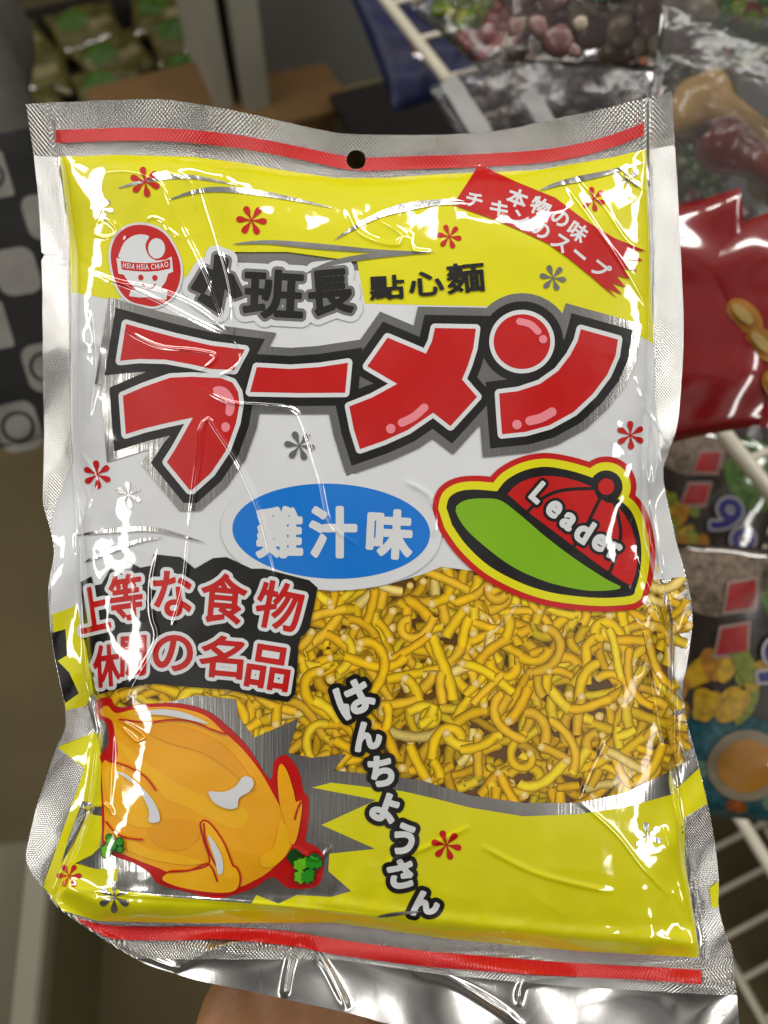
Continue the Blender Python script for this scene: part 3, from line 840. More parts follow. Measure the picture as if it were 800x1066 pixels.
# ---- big red title
LZ[0] = 0.70
A = lambda p: zoomed(p, 100, 310, 4)
Cc = lambda p: zoomed(p, 240, 340, 4)
Dd = lambda p: zoomed(p, 350, 300, 4)
Ff = lambda p: zoomed(p, 480, 300, 4)
ra1 = A([(125, 108), (180, 124), (330, 164), (480, 198), (620, 215), (575, 300), (480, 296), (400, 277), (290, 257), (180, 254), (100, 262)])
ra2 = np.array([(128, 412), (150, 402.5), (177.5, 393), (200, 392), (230, 393.5), (242, 398), (248, 408), (249.5, 420), (246, 440), (236, 468), (220, 492), (200, 510), (197.5, 510), (173.8, 481), (182.5, 467.5), (201, 434.5), (175, 440), (150, 446), (131, 452)])
bar = Cc([(110, 168), (250, 176), (370, 168), (490, 150), (478, 275), (280, 276), (82, 272)])
me_ = Dd([(215, 205), (375, 272), (400, 220), (412, 165), (583, 168), (572, 250), (550, 320), (525, 380), (588, 452), (477, 574), (405, 518), (300, 590), (200, 635), (100, 670), (75, 590), (55, 492), (150, 455), (255, 398), (130, 325)])
dot = ellipse(*Ff([(255, 222)])[0], 29.5, 28.5)
nn = Ff([(500, 170), (655, 213), (645, 280), (610, 360), (550, 440), (470, 515), (370, 570), (270, 598), (172, 608), (165, 520), (160, 438), (240, 428), (330, 398), (405, 345), (455, 280), (487, 220)])
T = [ra1, ra2, bar, me_, dot, nn]
sil = [miter(p, 22, 1.7) for p in T]; blk = [miter(p, 13.5, 1.8) for p in T]
so = shape(sil, 0, 1.0); sX, sY = np.meshgrid(so.xs, so.ys)
piece('title_silver_edge', so, INK['silver'])
tb = shape(blk, 0, 0.5)
piece('title_black_edge', tb, INK['black'])
piece('title_white_edge', shape(T, 4.6, 0.5), INK['white'])
title = piece('title_lettering', shape(T, 0, 0.5), INK['red'])
hl = [A([(488, 375), (515, 368), (545, 378), (572, 415), (577, 465), (560, 492), (540, 482), (542, 440), (525, 415), (495, 400)]), ellipse(*A([(540, 538)])[0], 4.6, 5)]
hl = [dense(hl[0], True, 2), hl[1]]
piece('title_gloss', shape(hl, 0, 0.5), INK['pink'], title)
for ln, w in [(Dd([(275, 560), (325, 535), (368, 497)]), 8.5), (Ff([(245, 138), (290, 150), (322, 180)]), 7.2), (Ff([(288, 552), (335, 540), (380, 515)]), 9.5)]:
    piece('title_gloss', stroke([dense(ln, False, 2)], w, 0.5), INK['pink'], title)
for c, r in [(Dd([(228, 585)])[0], 5), (Ff([(343, 212)])[0], 4.4), (Ff([(234, 568)])[0], 5)]:
    piece('title_gloss', shape([ellipse(c[0], c[1], r, r, n=24)], 0, 0.5), INK['pink'], title)

# ---- blue flavour oval
LZ[0] = 0.70
ov = ellipse(345, 553, 103, 49.5, 2, 110)
piece('oval_border', shape([ov], 12, 1.0), INK['white'])
oval = piece('flavour_oval', shape([ov], 0, 0.5), INK['blue'])
fl = letter('雞', 291, 554, 45, 50, 0) + letter('汁', 347, 554, 46, 50, 0) + letter('味', 406, 556, 44, 48, 3)
piece('flavour_lettering', shape(fl, 2.3, 0.4), INK['white'], oval)

# ---- black slogan panel
LZ[0] = 0.80
sl = []
for ch, cx, cy, w, h, a in [('上', 97, 634, 30, 44, -13), ('等', 131, 622, 33, 46, -8), ('な', 180, 618, 38, 46, -3), ('食', 233, 623, 46, 50, 5), ('物', 291, 631, 46, 48, 11),
                            ('休', 111, 693, 26, 42, -8), ('閒', 139, 683, 25, 40, -4), ('の', 180, 680, 40, 36, 0), ('名', 231, 684, 44, 42, 5), ('品', 280, 695, 44, 44, 9)]:
    sl += letter(ch, cx, cy, w, h, a, 0.08 if cx < 150 else 0)
lump = np.array([(92, 630), (180, 612), (300, 628), (292, 700), (180, 680), (104, 700)], float)
pb = shape([miter(np.array([(88, 612), (120, 604), (150, 594), (205, 588), (255, 592), (318, 606), (322, 630), (308, 668), (303, 718), (260, 714), (180, 700), (104, 716)], float), 3)] + sl, 0, 1.0)
pb2 = shape([np.array([(84, 606), (95, 600), (97, 610), (106, 608), (116, 590), (131, 584), (146, 591), (158, 589), (160, 577), (188, 580), (203, 592), (222, 581), (236, 580), (262, 592), (275, 592), (322, 604), (331, 612), (322, 655), (313, 664), (311, 672),
                     (308, 722), (300, 731), (280, 728), (238, 718), (206, 716), (160, 712), (128, 716), (98, 724), (92, 690), (88, 660)], float)], 0, 1.0)
slog_p = piece('slogan_panel', pb2, INK['black'])
piece('slogan_outline', shape(sl, 5.0, 0.5), INK['white'], slog_p)
piece('slogan_lettering', shape(sl, 1.2, 0.4), INK['red'], slog_p)

# ---- cap with its lettering
LZ[0] = 0.75
cz = lambda p: zoomed(p, 450, 470, 3.3333)
hat = dense(cz([(50, 195), (60, 160), (95, 138), (150, 132), (225, 138)]), False, 3).tolist() + dense(cz([(228, 136), (260, 98), (320, 66), (390, 53), (460, 62), (520, 78), (560, 92)]), False, 3).tolist() + \
    dense(cz([(640, 160), (690, 205), (716, 270), (727, 340), (722, 420), (705, 480), (692, 500), (600, 508), (500, 502), (400, 486), (300, 452), (200, 398), (120, 325), (70, 255)]), False, 3).tolist()
hat = np.array(hat); but = ellipse(*cz([(605, 122)])[0], 17, 17)
cap_edge = piece('cap_red_edge', shape([hat, but], 14.5, 1.0), INK['red'])
piece('cap_yellow_edge', shape([hat, but], 8.5, 0.5), INK['yellow'])
cap = piece('printed_cap', shape([hat, but], 0, 0.5), INK['black'])
brim = dense(cz([(82, 205), (95, 180), (130, 166), (185, 163), (238, 170), (300, 215), (400, 300), (500, 375), (600, 440), (655, 474), (560, 484), (470, 471), (380, 446), (280, 400), (190, 335), (115, 265)]), True, 3)
piece('cap_brim', shape([brim], 0, 0.5), INK['green'], cap)
crown = cz([(262, 148), (285, 122), (310, 105), (345, 92), (385, 85), (420, 85), (460, 90), (510, 104), (556, 122), (575, 160), (610, 178), (635, 180), (668, 218), (692, 262), (706, 310), (714, 370), (708, 420), (692, 466), (660, 450), (560, 380), (440, 290), (340, 215)])
crown_o = piece('cap_crown', shape([crown], 0, 0.5), INK['red'], cap)
seams = stroke([dense(cz(s), False, 3) for s in [[(330, 210), (380, 165), (450, 135), (560, 128)], [(590, 150), (560, 210), (520, 290), (480, 345)], [(622, 150), (645, 215), (655, 290), (640, 360), (612, 430)]]], 3.6, 0.5)
piece('cap_seams', seams, INK['black'], cap)
piece('cap_button', shape([ellipse(*cz([(605, 122)])[0], 8.5, 8.5, n=40)], 0, 0.5), INK['red'], cap)
ld = []
for ch, x, y, w, h, a in [('L', 374, 143, 12.5, 23, 41), ('e', 424, 200, 15, 18, 40), ('a', 474, 243, 14.5, 18, 37), ('d', 529, 276, 15.5, 26, 32), ('e', 582, 316, 15, 18, 29), ('r', 635, 346, 11.5, 18, 25)]:
    c_ = cz([(x, y)])[0]; ld += letter(ch, c_[0], c_[1], w - 2.5, h - 2.5, a)
piece('cap_lettering_edge', shape(ld, 4.6, 0.4), INK['black'], cap)
piece('cap_lettering', shape(ld, 1.5, 0.3), INK['white'], cap)

# ---- roast chicken
LZ[0] = 0.62
hz = lambda p: zoomed(p, 90, 710, 3.077)
iz = lambda p: zoomed(p, 20, 800, 2.424)
cat_ = lambda *a: np.concatenate(a)
redsil = dense(cat_(hz([(30, 62), (75, 50), (100, 82), (200, 70), (300, 70), (390, 95), (460, 150), (520, 212), (588, 312), (602, 255), (640, 235), (680, 285), (696, 352), (712, 372), (712, 440), (702, 515)]),
                    iz([(735, 190), (765, 215), (766, 270), (745, 300), (680, 302), (640, 275), (600, 298), (560, 314), (500, 328), (420, 312), (352, 292), (330, 266), (290, 240), (240, 222), (212, 196)]),
                    hz([(50, 440), (48, 260), (42, 240), (70, 195), (62, 130), (35, 118)])), True, 3)
chick = piece('roast_chicken', shape([redsil], 0, 0.5), INK['red'])
body = dense(cat_(hz([(48, 108), (40, 92), (66, 76), (95, 100), (150, 88), (230, 80), (300, 84), (380, 108), (440, 160), (500, 215), (560, 292), (610, 380), (640, 430), (655, 470), (652, 540)]),
                  iz([(628, 262), (590, 285), (556, 300), (500, 316), (410, 303), (360, 282), (372, 262), (300, 232), (236, 204), (214, 180)]),
                  hz([(58, 440), (50, 262), (85, 262), (100, 230), (92, 170), (80, 122)])), True, 3)
piece('chicken_body', shape([body], 0, 0.5), INK['orange'], chick)
for nm_, pts, mk in [('chicken_shade', hz([(100, 190), (170, 240), (250, 300), (330, 345), (420, 380), (500, 400), (520, 440), (480, 470), (400, 440), (320, 400), (250, 370), (230, 340), (150, 270)]), 'amber'),
                     ('chicken_shade', hz([(110, 100), (200, 88), (300, 95), (380, 120), (436, 166), (380, 150), (300, 128), (220, 122), (150, 125)]), 'amber'),
                     ('chicken_shade', hz([(60, 280), (100, 275), (160, 310), (220, 370), (240, 430), (215, 465), (150, 460), (90, 420), (66, 360)]), 'amber'),
                     ('chicken_shade', hz([(200, 470), (260, 440), (350, 450), (360, 500), (300, 540), (220, 520)]), 'tan'),
                     ('chicken_shade', hz([(80, 470), (140, 500), (220, 540), (330, 560), (380, 580), (300, 585), (180, 560), (90, 510)]), 'amber'),
                     ('chicken_shade', hz([(620, 450), (645, 470), (648, 540), (600, 590), (560, 590), (560, 560), (600, 530)]), 'amber'),
                     ('chicken_shade', hz([(150, 130), (300, 140), (420, 190), (500, 270), (540, 350), (480, 300), (380, 230), (250, 190)]), 'tan')]:
    piece(nm_, shape([dense(pts, True, 3)], 0, 0.5), INK[mk], chick)
wingr = dense(hz([(614, 285), (624, 262), (644, 288), (664, 350), (672, 385), (690, 380), (688, 430), (672, 508), (655, 518), (640, 460), (622, 400), (614, 340)]), True, 3)
piece('chicken_wing', shape([wingr], 0, 0.5), INK['orange'], chick)
wingf = dense(cat_(hz([(366, 452), (376, 444), (400, 458), (440, 515), (470, 590)]), iz([(548, 250), (558, 275), (548, 308), (500, 316), (410, 303), (360, 282), (378, 262), (430, 258), (480, 240), (466, 180)])), True, 3)
piece('chicken_wing', shape([wingf], 1.0, 0.5), INK['red'], chick)
piece('chicken_wing', shape([wingf], -0.8, 0.5), INK['amber'], chick)
lines = [hz([(105, 120), (200, 130), (260, 122), (330, 126), (400, 152), (445, 168)]), hz([(95, 258), (140, 275), (190, 305), (222, 348)]), hz([(62, 448), (90, 480), (130, 500), (180, 506)]), hz([(668, 440), (676, 410), (688, 385)]),
         iz([(378, 262), (430, 258), (478, 242), (500, 285)]), iz([(466, 140), (470, 180), (486, 225), (500, 250)])]
for l in lines: piece('chicken_line', stroke([dense(l, False, 2)], 1.8, 0.5), INK['red'], chick)
wh = [hz([(155, 103), (220, 88), (290, 92), (350, 112), (390, 134), (330, 122), (260, 108), (200, 104)]), hz([(90, 286), (130, 298), (190, 350), (225, 400), (234, 445), (200, 448), (200, 410), (170, 350), (130, 310)]),
      hz([(392, 352), (440, 352), (478, 335), (500, 306), (525, 305), (537, 325), (524, 350), (490, 372), (482, 402), (450, 406), (410, 386)]), iz([(476, 172), (490, 182), (512, 225), (514, 262), (502, 268), (494, 230)])]
piece('chicken_gloss', shape([dense(p, True, 2) for p in wh], 0, 0.5), INK['white'], chick)
prs = random.Random(5)
for cx, cy, k in [(316, 900, 1.3), (114, 881, 0.95)]:
    clump = []
    for j in range(13):
        a_ = prs.uniform(0, 6.28); d_ = prs.uniform(0, 11) * k; clump.append((cx + d_ * 1.15 * math.cos(a_), cy + d_ * math.sin(a_), prs.uniform(3.4, 5.6) * k))
    piece('parsley', shape([ellipse(x, y, r + 1.1, r + 1.1, n=20) for x, y, r in clump], 0, 0.5), print_mat('parsley_outline_ink', (12, 70, 14)), chick)
    for j, (x, y, r) in enumerate(clump):
        pl = [(x + (r * (1 + .24 * (q % 2))) * math.cos(2 * PI * q / 12), y + (r * (1 + .24 * (q % 2))) * math.sin(2 * PI * q / 12)) for q in range(12)]
        if j > 3: piece('parsley_leaf', shape([dense(pl, True, 1.2)], -0.5, 0.4), INK['leaf' if x < cx + 2 * k and y > cy - 6 * k else 'leafd'], chick)
# ---- white lettering running down beside the cap
LZ[0] = 0.72
vt = []
for ch, cx, cy, w, h, a in [('は', 369, 727, 35, 32, -26), ('ん', 382, 766, 27, 27, -12), ('ち', 397, 803, 23, 29, -6), ('ょ', 401, 841, 24, 28, 20), ('う', 421, 874, 19, 30, 14), ('さ', 418, 910, 24, 27, -12), ('ん', 442, 940, 28, 22, -4)]:
    vt += letter(ch, cx, cy, w, h, a)
piece('side_lettering_edge', shape(vt, 6.8, 0.5), INK['black'])
piece('side_lettering', shape(vt, 1.9, 0.4), INK['white'])
# ------------------------------------------------------------------ the hand under the bag
def capsule(bm, a, b, ra, rb, seg=14, rings=5):
    a, b = Vector(a), Vector(b); ax = (b - a).normalized()
    t = ax.orthogonal().normalized(); s = ax.cross(t); rows = []
    for k in range(rings + 1):
        th = PI / 2 * (1 - k / rings); rows.append((a - ax * ra * math.sin(th), ra * math.cos(th)))
    for k in range(rings + 1):
        th = PI / 2 * k / rings; rows.append((b + ax * rb * math.sin(th), rb * math.cos(th)))
    vs = [[bm.verts.new(c + (t * math.cos(2 * PI * i / seg) + s * math.sin(2 * PI * i / seg)) * max(r, 1e-5)) for i in range(seg)] for c, r in rows]
    for p, q in zip(vs, vs[1:]):
        for i in range(seg): bm.faces.new((p[i], p[(i + 1) % seg], q[(i + 1) % seg], q[i]))
    bm.faces.new(vs[0][::-1]); bm.faces.new(vs[-1])


def remeshed(name, bm, voxel, mat, smooth=6, parent=None):
    me0 = bpy.data.meshes.new('tmp'); bm.to_mesh(me0); bm.free()
    o = bpy.data.objects.new('tmp', me0); COL.objects.link(o)
    m = o.modifiers.new('r', 'REMESH'); m.mode = 'VOXEL'; m.voxel_size = voxel; m.use_smooth_shade = True
    s = o.modifiers.new('s', 'SMOOTH'); s.factor = 0.5; s.iterations = smooth
    dg = bpy.context.evaluated_depsgraph_get(); dg.update()
    me1 = bpy.data.meshes.new_from_object(o.evaluated_get(dg), depsgraph=dg); me1.name = name
    bpy.data.objects.remove(o); bpy.data.meshes.remove(me0)
    return link_mesh(name, me1, mat, parent)


hp = lambda px, py, d: P(px, py, d)
skin = simple_mat('skin', (176, 126, 86), 0.5, 0.08, 60, bumpd=0.0006, bscale=500, sss=0.15)
bm = bmesh.new()
capsule(bm, hp(340, 1420, .352), hp(330, 1270, .352), .034, .029)
capsule(bm, hp(330, 1270, .352), hp(322, 1160, .352), .029, .030)
knuck = [(255, 1040), (292, 1025), (330, 1022), (366, 1034)]
for i, (kx, ky) in enumerate(knuck):
    capsule(bm, hp(300 + i * 18, 1200, .353), hp(kx, ky, .352), .020, .0125)
    if i < 3: capsule(bm, hp(kx, ky + 20, .353), hp(knuck[i + 1][0], knuck[i + 1][1] + 20, .353), .012, .012)
lens = [(105, 60, 45), (118, 72, 50), (112, 68, 48), (88, 50, 42)]
for i, (kx, ky) in enumerate(knuck):
    l1, l2, l3 = lens[i]; dx = (i - 1.5) * .12; x, y, d = kx, ky, .352
    for l, r0, r1, dd in ((l1, .0098, .0088, .012), (l2, .0088, .008, .004), (l3, .008, .0066, -.003)):
        nx_, ny_, nd = x + dx * l, y - l, d + dd
        capsule(bm, hp(x, y, d), hp(nx_, ny_, nd), r0, r1); x, y, d = nx_, ny_, nd
capsule(bm, hp(292, 1200, .352), hp(228, 1098, .350), .020, .0135)
capsule(bm, hp(228, 1098, .350), hp(236, 1050, .351), .0135, .0110)
capsule(bm, hp(236, 1050, .351), hp(262, 1000, .354), .0110, .0085)
hand = remeshed('person', bm, 0.0026, skin, 8)
tag(hand, 'bare hand reaching in from below and holding the noodle bag from behind', 'person')

# ------------------------------------------------------------------ the shop behind
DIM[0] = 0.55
AIS = Vector((-0.399, 0.917, 0)).normalized(); BCK = Vector((0.917, 0.399, 0)).normalized()


def tube_mesh(pts, r, seg=10):
    bmx = bmesh.new()
    for a, b in zip(pts, pts[1:]): capsule(bmx, a, b, r, r, seg, 3)
    return bmx


def tube(name, pts, r, mat, parent=None, seg=10):
    b = tube_mesh(pts, r, seg); me_ = bpy.data.meshes.new(name); b.to_mesh(me_); b.free()
    return link_mesh(name, me_, mat, parent)


def bev_box(name, size, mat, parent=None, bevel=0.004, loc=(0, 0, 0), open_top=False, wall=0.004):
    b = bmesh.new()
    if open_top:
        sx, sy, sz = size
        for dx, dy, wx, wy in ((0, -sy / 2, sx, wall), (0, sy / 2, sx, wall), (-sx / 2, 0, wall, sy - wall * 1.2), (sx / 2, 0, wall, sy - wall * 1.2)):
            r_ = bmesh.ops.create_cube(b, size=1)
            for v_ in r_['verts']: v_.co = Vector((v_.co.x * wx + dx, v_.co.y * wy + dy, v_.co.z * sz + sz / 2))
        r_ = bmesh.ops.create_cube(b, size=1)
        for v_ in r_['verts']: v_.co = Vector((v_.co.x * (sx - wall * 1.2), v_.co.y * (sy - wall * 1.2), v_.co.z * wall + wall))
    else:
        r_ = bmesh.ops.create_cube(b, size=1)
        for v_ in r_['verts']: v_.co = Vector((v_.co.x * size[0], v_.co.y * size[1], v_.co.z * size[2]))
        bmesh.ops.bevel(b, geom=b.edges[:], offset=bevel, segments=3, affect='EDGES')
    for v_ in b.verts: v_.co += Vector(loc)
    me_ = bpy.data.meshes.new(name); b.to_mesh(me_); b.free()
    return link_mesh(name, me_, mat, parent, smooth=False)


# floor
fl_m = bpy.data.materials.new('floor_tile'); nt, b = nodes_of(fl_m)
vary(nt, b, srgb(122, 108, 76), 0.25, 3.5); b.inputs['Roughness'].default_value = 0.8; b.inputs['Specular IOR Level'].default_value = .2
bump(nt, b, noise_height(nt, 90, 4), 0.0008, 0.4, coat=False)
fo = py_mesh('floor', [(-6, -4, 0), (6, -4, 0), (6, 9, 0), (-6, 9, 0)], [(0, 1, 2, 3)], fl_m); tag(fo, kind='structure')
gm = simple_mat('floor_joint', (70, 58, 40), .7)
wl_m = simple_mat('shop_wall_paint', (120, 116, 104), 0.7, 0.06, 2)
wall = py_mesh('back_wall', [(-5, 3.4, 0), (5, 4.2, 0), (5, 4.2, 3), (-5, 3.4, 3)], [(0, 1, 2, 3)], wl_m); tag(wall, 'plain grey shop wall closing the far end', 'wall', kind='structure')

# wire shelf
DIM[0] = 1.0
wire = simple_mat('cream_coated_wire', (214, 207, 186), 0.35, 0.06, 40, coat=0.3)
shadowy = simple_mat('old_wire', (150, 142, 125), 0.4, 0.1, 40)
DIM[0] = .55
rack = empty('wire_shelf_rack', Matrix.Translation((.62, .45, 0)), 'cream coated wire shelf rack holding sweet packets on the right of the aisle', 'wire rack')
inv = rack.matrix_world.inverted()


def rod(name, a, b, r, mat=wire):
    return tube(name, [inv @ Vector(a), inv @ Vector(b)], r, mat, rack)


def tier(p0, z, s0, s1, depth, r_front, step, r_w=.0035, both=False):
    a = Vector((p0[0], p0[1], z))
    rod('front_rail', a + AIS * s0, a + AIS * s1, r_front)
    rod('back_rail', a + AIS * s0 + BCK * depth, a + AIS * s1 + BCK * depth, r_front)
    s = s0 + step / 2
    while s < s1:
        rod('cross_wire', a + AIS * s + Vector((0, 0, .001)), a + AIS * s + BCK * depth, r_w)
        s += step
    for k in ((.3, .6) if both else (.5,)):
        rod('length_wire', a + AIS * s0 + BCK * depth * k - Vector((0, 0, r_w * 2)), a + AIS * s1 + BCK * depth * k - Vector((0, 0, r_w * 2)), r_w)


t1 = at_z(800, 510, .75); t2 = at_z(720, 770, .40)
tier(t1, .75, -.35, 1.1, .42, .0072, .085)
tier(t2, .40, -.45, .62, .46, .0070, .085)
t3 = at_z(760, 1000, .09)
tier(t3, .09, -.6, .5, .5, .006, .05, .004, True)
for s_, dp in ((-.42, .44), (.62, .44)):
    a = Vector((t2.x, t2.y, 0)) + AIS * s_ + BCK * dp
    rod('upright_post', a, a + Vector((0, 0, 1.25)), .009)

film_clear = clear_mat('clear_pouch_film', (0.95, 0.95, 0.94), 0.05)


def frame(px, py, depth, rot=0, tx=0, ty=0):
    """a pack facing the shopper: turned by rot in its plane and tipped by tx, ty"""
    return Matrix.Translation(P(px, py, depth)) @ ROT.to_4x4() @ Matrix.Rotation(math.radians(-rot), 4, 'Z') @ Matrix.Rotation(math.radians(tx), 4, 'X') @ Matrix.Rotation(math.radians(ty), 4, 'Y')


def pouch_z(w, h, t, seed, amp=.05):
    rg = random.Random(seed); ph = [rg.uniform(0, 6.28) for _ in range(8)]

    def f(x, y):
        u = np.clip(np.abs(x / (w / 2)), 0, 1); v = np.clip(np.abs(y / (h / 2)), 0, 1)
        base = t * np.sqrt(np.clip(1 - u ** 2.4, 0, 1)) * np.sqrt(np.clip(1 - v ** 3.0, 0, 1))
        wr = amp * t * (np.sin(x * 60 + y * 25 + ph[0]) + np.sin(x * 35 - y * 70 + ph[1]) + .7 * np.sin(x * 130 + ph[2] + 3 * np.sin(y * 40 + ph[3])) + .6 * np.sin(y * 160 + x * 40 + ph[4]))
        return base + wr * (.4 + v)
    return f


def pouch(name, parent, w, h, t, mat, seed, n=44, backmat=None, wavy=.02, amp=.05):
    f = pouch_z(w, h, t, seed, amp); rg = random.Random(seed); p1 = rg.uniform(0, 6)
    xs = np.linspace(-.5, .5, n); V = []; Fc = []
    for sgn in (1, -1):
        b0 = len(V)
        for j in range(n):
            for i in range(n):
                x, y = xs[i] * w, xs[j] * h
                pin = 1 - .06 * (1 - abs(2 * xs[j]) ** 2) * abs(2 * xs[i]) ** 2
                z_ = float(f(x, y)) * (1 if sgn > 0 else -.7) + (0.0004 * sgn)
                V.append((x * pin, y + wavy * h * .2 * math.sin(xs[i] * 9 + p1) * abs(2 * xs[j]) ** 4, z_))
        for j in range(n - 1):
            for i in range(n - 1):
                q = (b0 + j * n + i, b0 + j * n + i + 1, b0 + (j + 1) * n + i + 1, b0 + (j + 1) * n + i)
                Fc.append(q if sgn > 0 else q[::-1])
    o = py_mesh(name, V, Fc, mat, parent)
    return o, f


def on_pouch(f, lift):
    def m(X, Y, z):
        x, y = X / 1000.0, -Y / 1000.0
        return np.stack([x, y, f(x, y) + lift + z / 1000.0], 1)
    return m


def decal(name, fd, f, lift, mat, parent):
    return link_mesh(name, field_mesh(name, fd, on_pouch(f, lift), 0), mat, parent)


def sweets(name, mw, n, box, cols, rr, seed, label, elong=1.0, flat=.6):
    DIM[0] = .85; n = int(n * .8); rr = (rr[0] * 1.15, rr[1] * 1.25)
    """a heap of soft sweets seen through a packet: counted by nobody"""
    rg = random.Random(seed); Vv, Ff_, Cc_ = [], [], []
    base = bmesh.new(); bmesh.ops.create_icosphere(base, subdivisions=2, radius=1)
    bv = [v_.co.copy() for v_ in base.verts]; bfc = [[v_.index for v_ in f_.verts] for f_ in base.faces]; base.free()
    for k in range(n):
        x, y, z_ = (rg.uniform(-1, 1) * box[0], rg.uniform(-1, 1) * box[1], rg.uniform(-.2, 1) * box[2])
        r_ = rg.uniform(*rr); M = Matrix.Rotation(rg.uniform(0, 6.3), 3, 'Z') @ Matrix.Rotation(rg.uniform(-.6, .6), 3, 'X')
        col = cols(x / box[0], y / box[1], rg); o_ = len(Vv); e = elong * rg.uniform(.8, 1.25)
        for q in bv:
            q2 = M @ Vector((q.x * r_ * e, q.y * r_ * (1 + .15 * math.sin(5 * q.x)), q.z * r_ * flat)); Vv.append((q2.x + x, q2.y + y, q2.z + z_)); Cc_.append(tuple(col[:3]) + (1,))
        Ff_ += [[i + o_ for i in f_] for f_ in bfc]
    me_ = bpy.data.meshes.new(name); me_.from_pydata(Vv, [], Ff_); me_.update()
    at_ = me_.color_attributes.new('tint', 'FLOAT_COLOR', 'POINT'); at_.data.foreach_set('color', np.array(Cc_, np.float32).ravel())
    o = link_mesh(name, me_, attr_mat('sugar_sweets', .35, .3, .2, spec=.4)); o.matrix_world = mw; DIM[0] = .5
    return tag(o, label, 'sweets', kind='stuff')


pick = lambda rg, *c: srgb(*rg.choice(c))
# clear pouch of gummies beside the far end of the rail
m1 = frame(556, 58, .86, -42, -8, 0)
pk = empty('candy_pouch', m1, 'long clear pouch of pink, cream and green gummies with a brown label', 'candy pouch')
pouch('film', pk, .105, .27, .016, film_clear, 5)


def gum1(x, y, rg):
    if y > .55: return pick(rg, (120, 140, 30), (160, 160, 40), (90, 110, 25))
    if y > .2: return pick(rg, (150, 50, 50), (175, 85, 80), (120, 40, 45))
    if y > -.62: return pick(rg, (170, 140, 115), (150, 115, 95), (190, 165, 140))
    return pick(rg, (60, 130, 20), (95, 160, 40), (40, 95, 15))


sweets('gummy_heap', m1, 240, (.038, .118, .007), gum1, (.0055, .009), 3, 'pink, cream and green gummies inside the long clear pouch by the rail')
lab = shape([ellipse(24, -62, 15, 42, 12)], 0, 1.0)
fz1 = pouch_z(.105, .27, .016, 5)
lb = decal('label', lab, fz1, .0022, print_mat('brown_label_ink', (70, 30, 22)), pk)
ring = [ellipse(22, -88, 7, 8, 0), ellipse(22, -88, 4, 5, 0)[::-1], ellipse(26, -64, 7, 7, 0), ellipse(26, -64, 4, 4, 0)[::-1], ellipse(29, -42, 6, 7, 0), ellipse(29, -42, 3.5, 4, 0)[::-1]]
decal('label_lettering', shape(ring, 0, .7), fz1, .0028, INK['white'], lb)

# clear pouch across the top right
m2 = frame(690, 8, .62, 8, 10, -8)
pk = empty('candy_pouch', m2, 'crinkled clear pouch with a red and green label at the top of the rack', 'candy pouch')
pouch('film', pk, .25, .09, .018, film_clear, 8)


def gum2(x, y, rg):
    if x > .35: return pick(rg, (60, 120, 20), (150, 175, 30), (160, 30, 35), (190, 180, 150))
    return pick(rg, (150, 135, 115), (175, 160, 140), (120, 85, 85), (140, 105, 100))


sweets('sweet_heap', m2, 190, (.105, .036, .009), gum2, (.006, .0095), 4, 'beige, mauve and green sweets inside the crinkled pouch at the top right')
fz2 = pouch_z(.25, .09, .018, 8)
lb = decal('label', shape([[(-62, -28), (-28, -34), (-22, 2), (-50, 6)]], 0, 1.0), fz2, .002, print_mat('green_label_ink', (60, 120, 70)), pk)
decal('label_field', shape([[(-58, -26), (-31, -31), (-26, -2), (-48, 2)]], 0, 1.0), fz2, .0026, print_mat('dull_red_label_ink', (150, 45, 40)), lb)

# pouches in between with dark and violet seams
dark_pouch = clear_mat('smoky_pouch_film', (0.80, 0.78, 0.80), 0.08)
for (px, py, dp, rot, w, h, sd, lab_) in [(585, 88, .80, 58, .13, .22, 21, 'smoky pouch with a violet seam above the top right of the noodle bag'), (652, 108, .77, 60, .12, .18, 22, 'smoky pouch with an orange strip behind the top right bag corner')]:
    mm = frame(px, py, dp, rot, 0, 0)
    pk = empty('candy_pouch', mm, lab_, 'candy pouch')
    pouch('film', pk, w, h, .014, dark_pouch, sd)
    fzz = pouch_z(w, h, .014, sd)
    cc = print_mat('violet_strip_ink', (70, 40, 80)) if sd == 21 else print_mat('orange_strip_ink', (180, 95, 35))
    decal('seam', shape([[(-w * 420, -h * 180), (w * 420, -h * 150), (w * 420, -h * 110), (-w * 420, -h * 140)]], 0, 1.0), fzz, .001, cc, pk)
    decal('seal', shape([[(-w * 460, h * 380), (w * 460, h * 380), (w * 460, h * 460), (-w * 460, h * 460)]], 0, 1.0), fzz, .001, silver_mat('pouch_seal_foil', .3, .35, emb=.003), pk)
    sweets('sweet_heap', mm, 150, (w * .38, h * .36, .006), lambda x, y, rg: pick(rg, (110, 95, 85), (150, 135, 120), (90, 70, 75), (70, 60, 60)), (.005, .008), sd, 'brownish sweets inside the ' + ('smoky pouch with the violet seam' if sd == 21 else 'smoky pouch with the orange strip'))

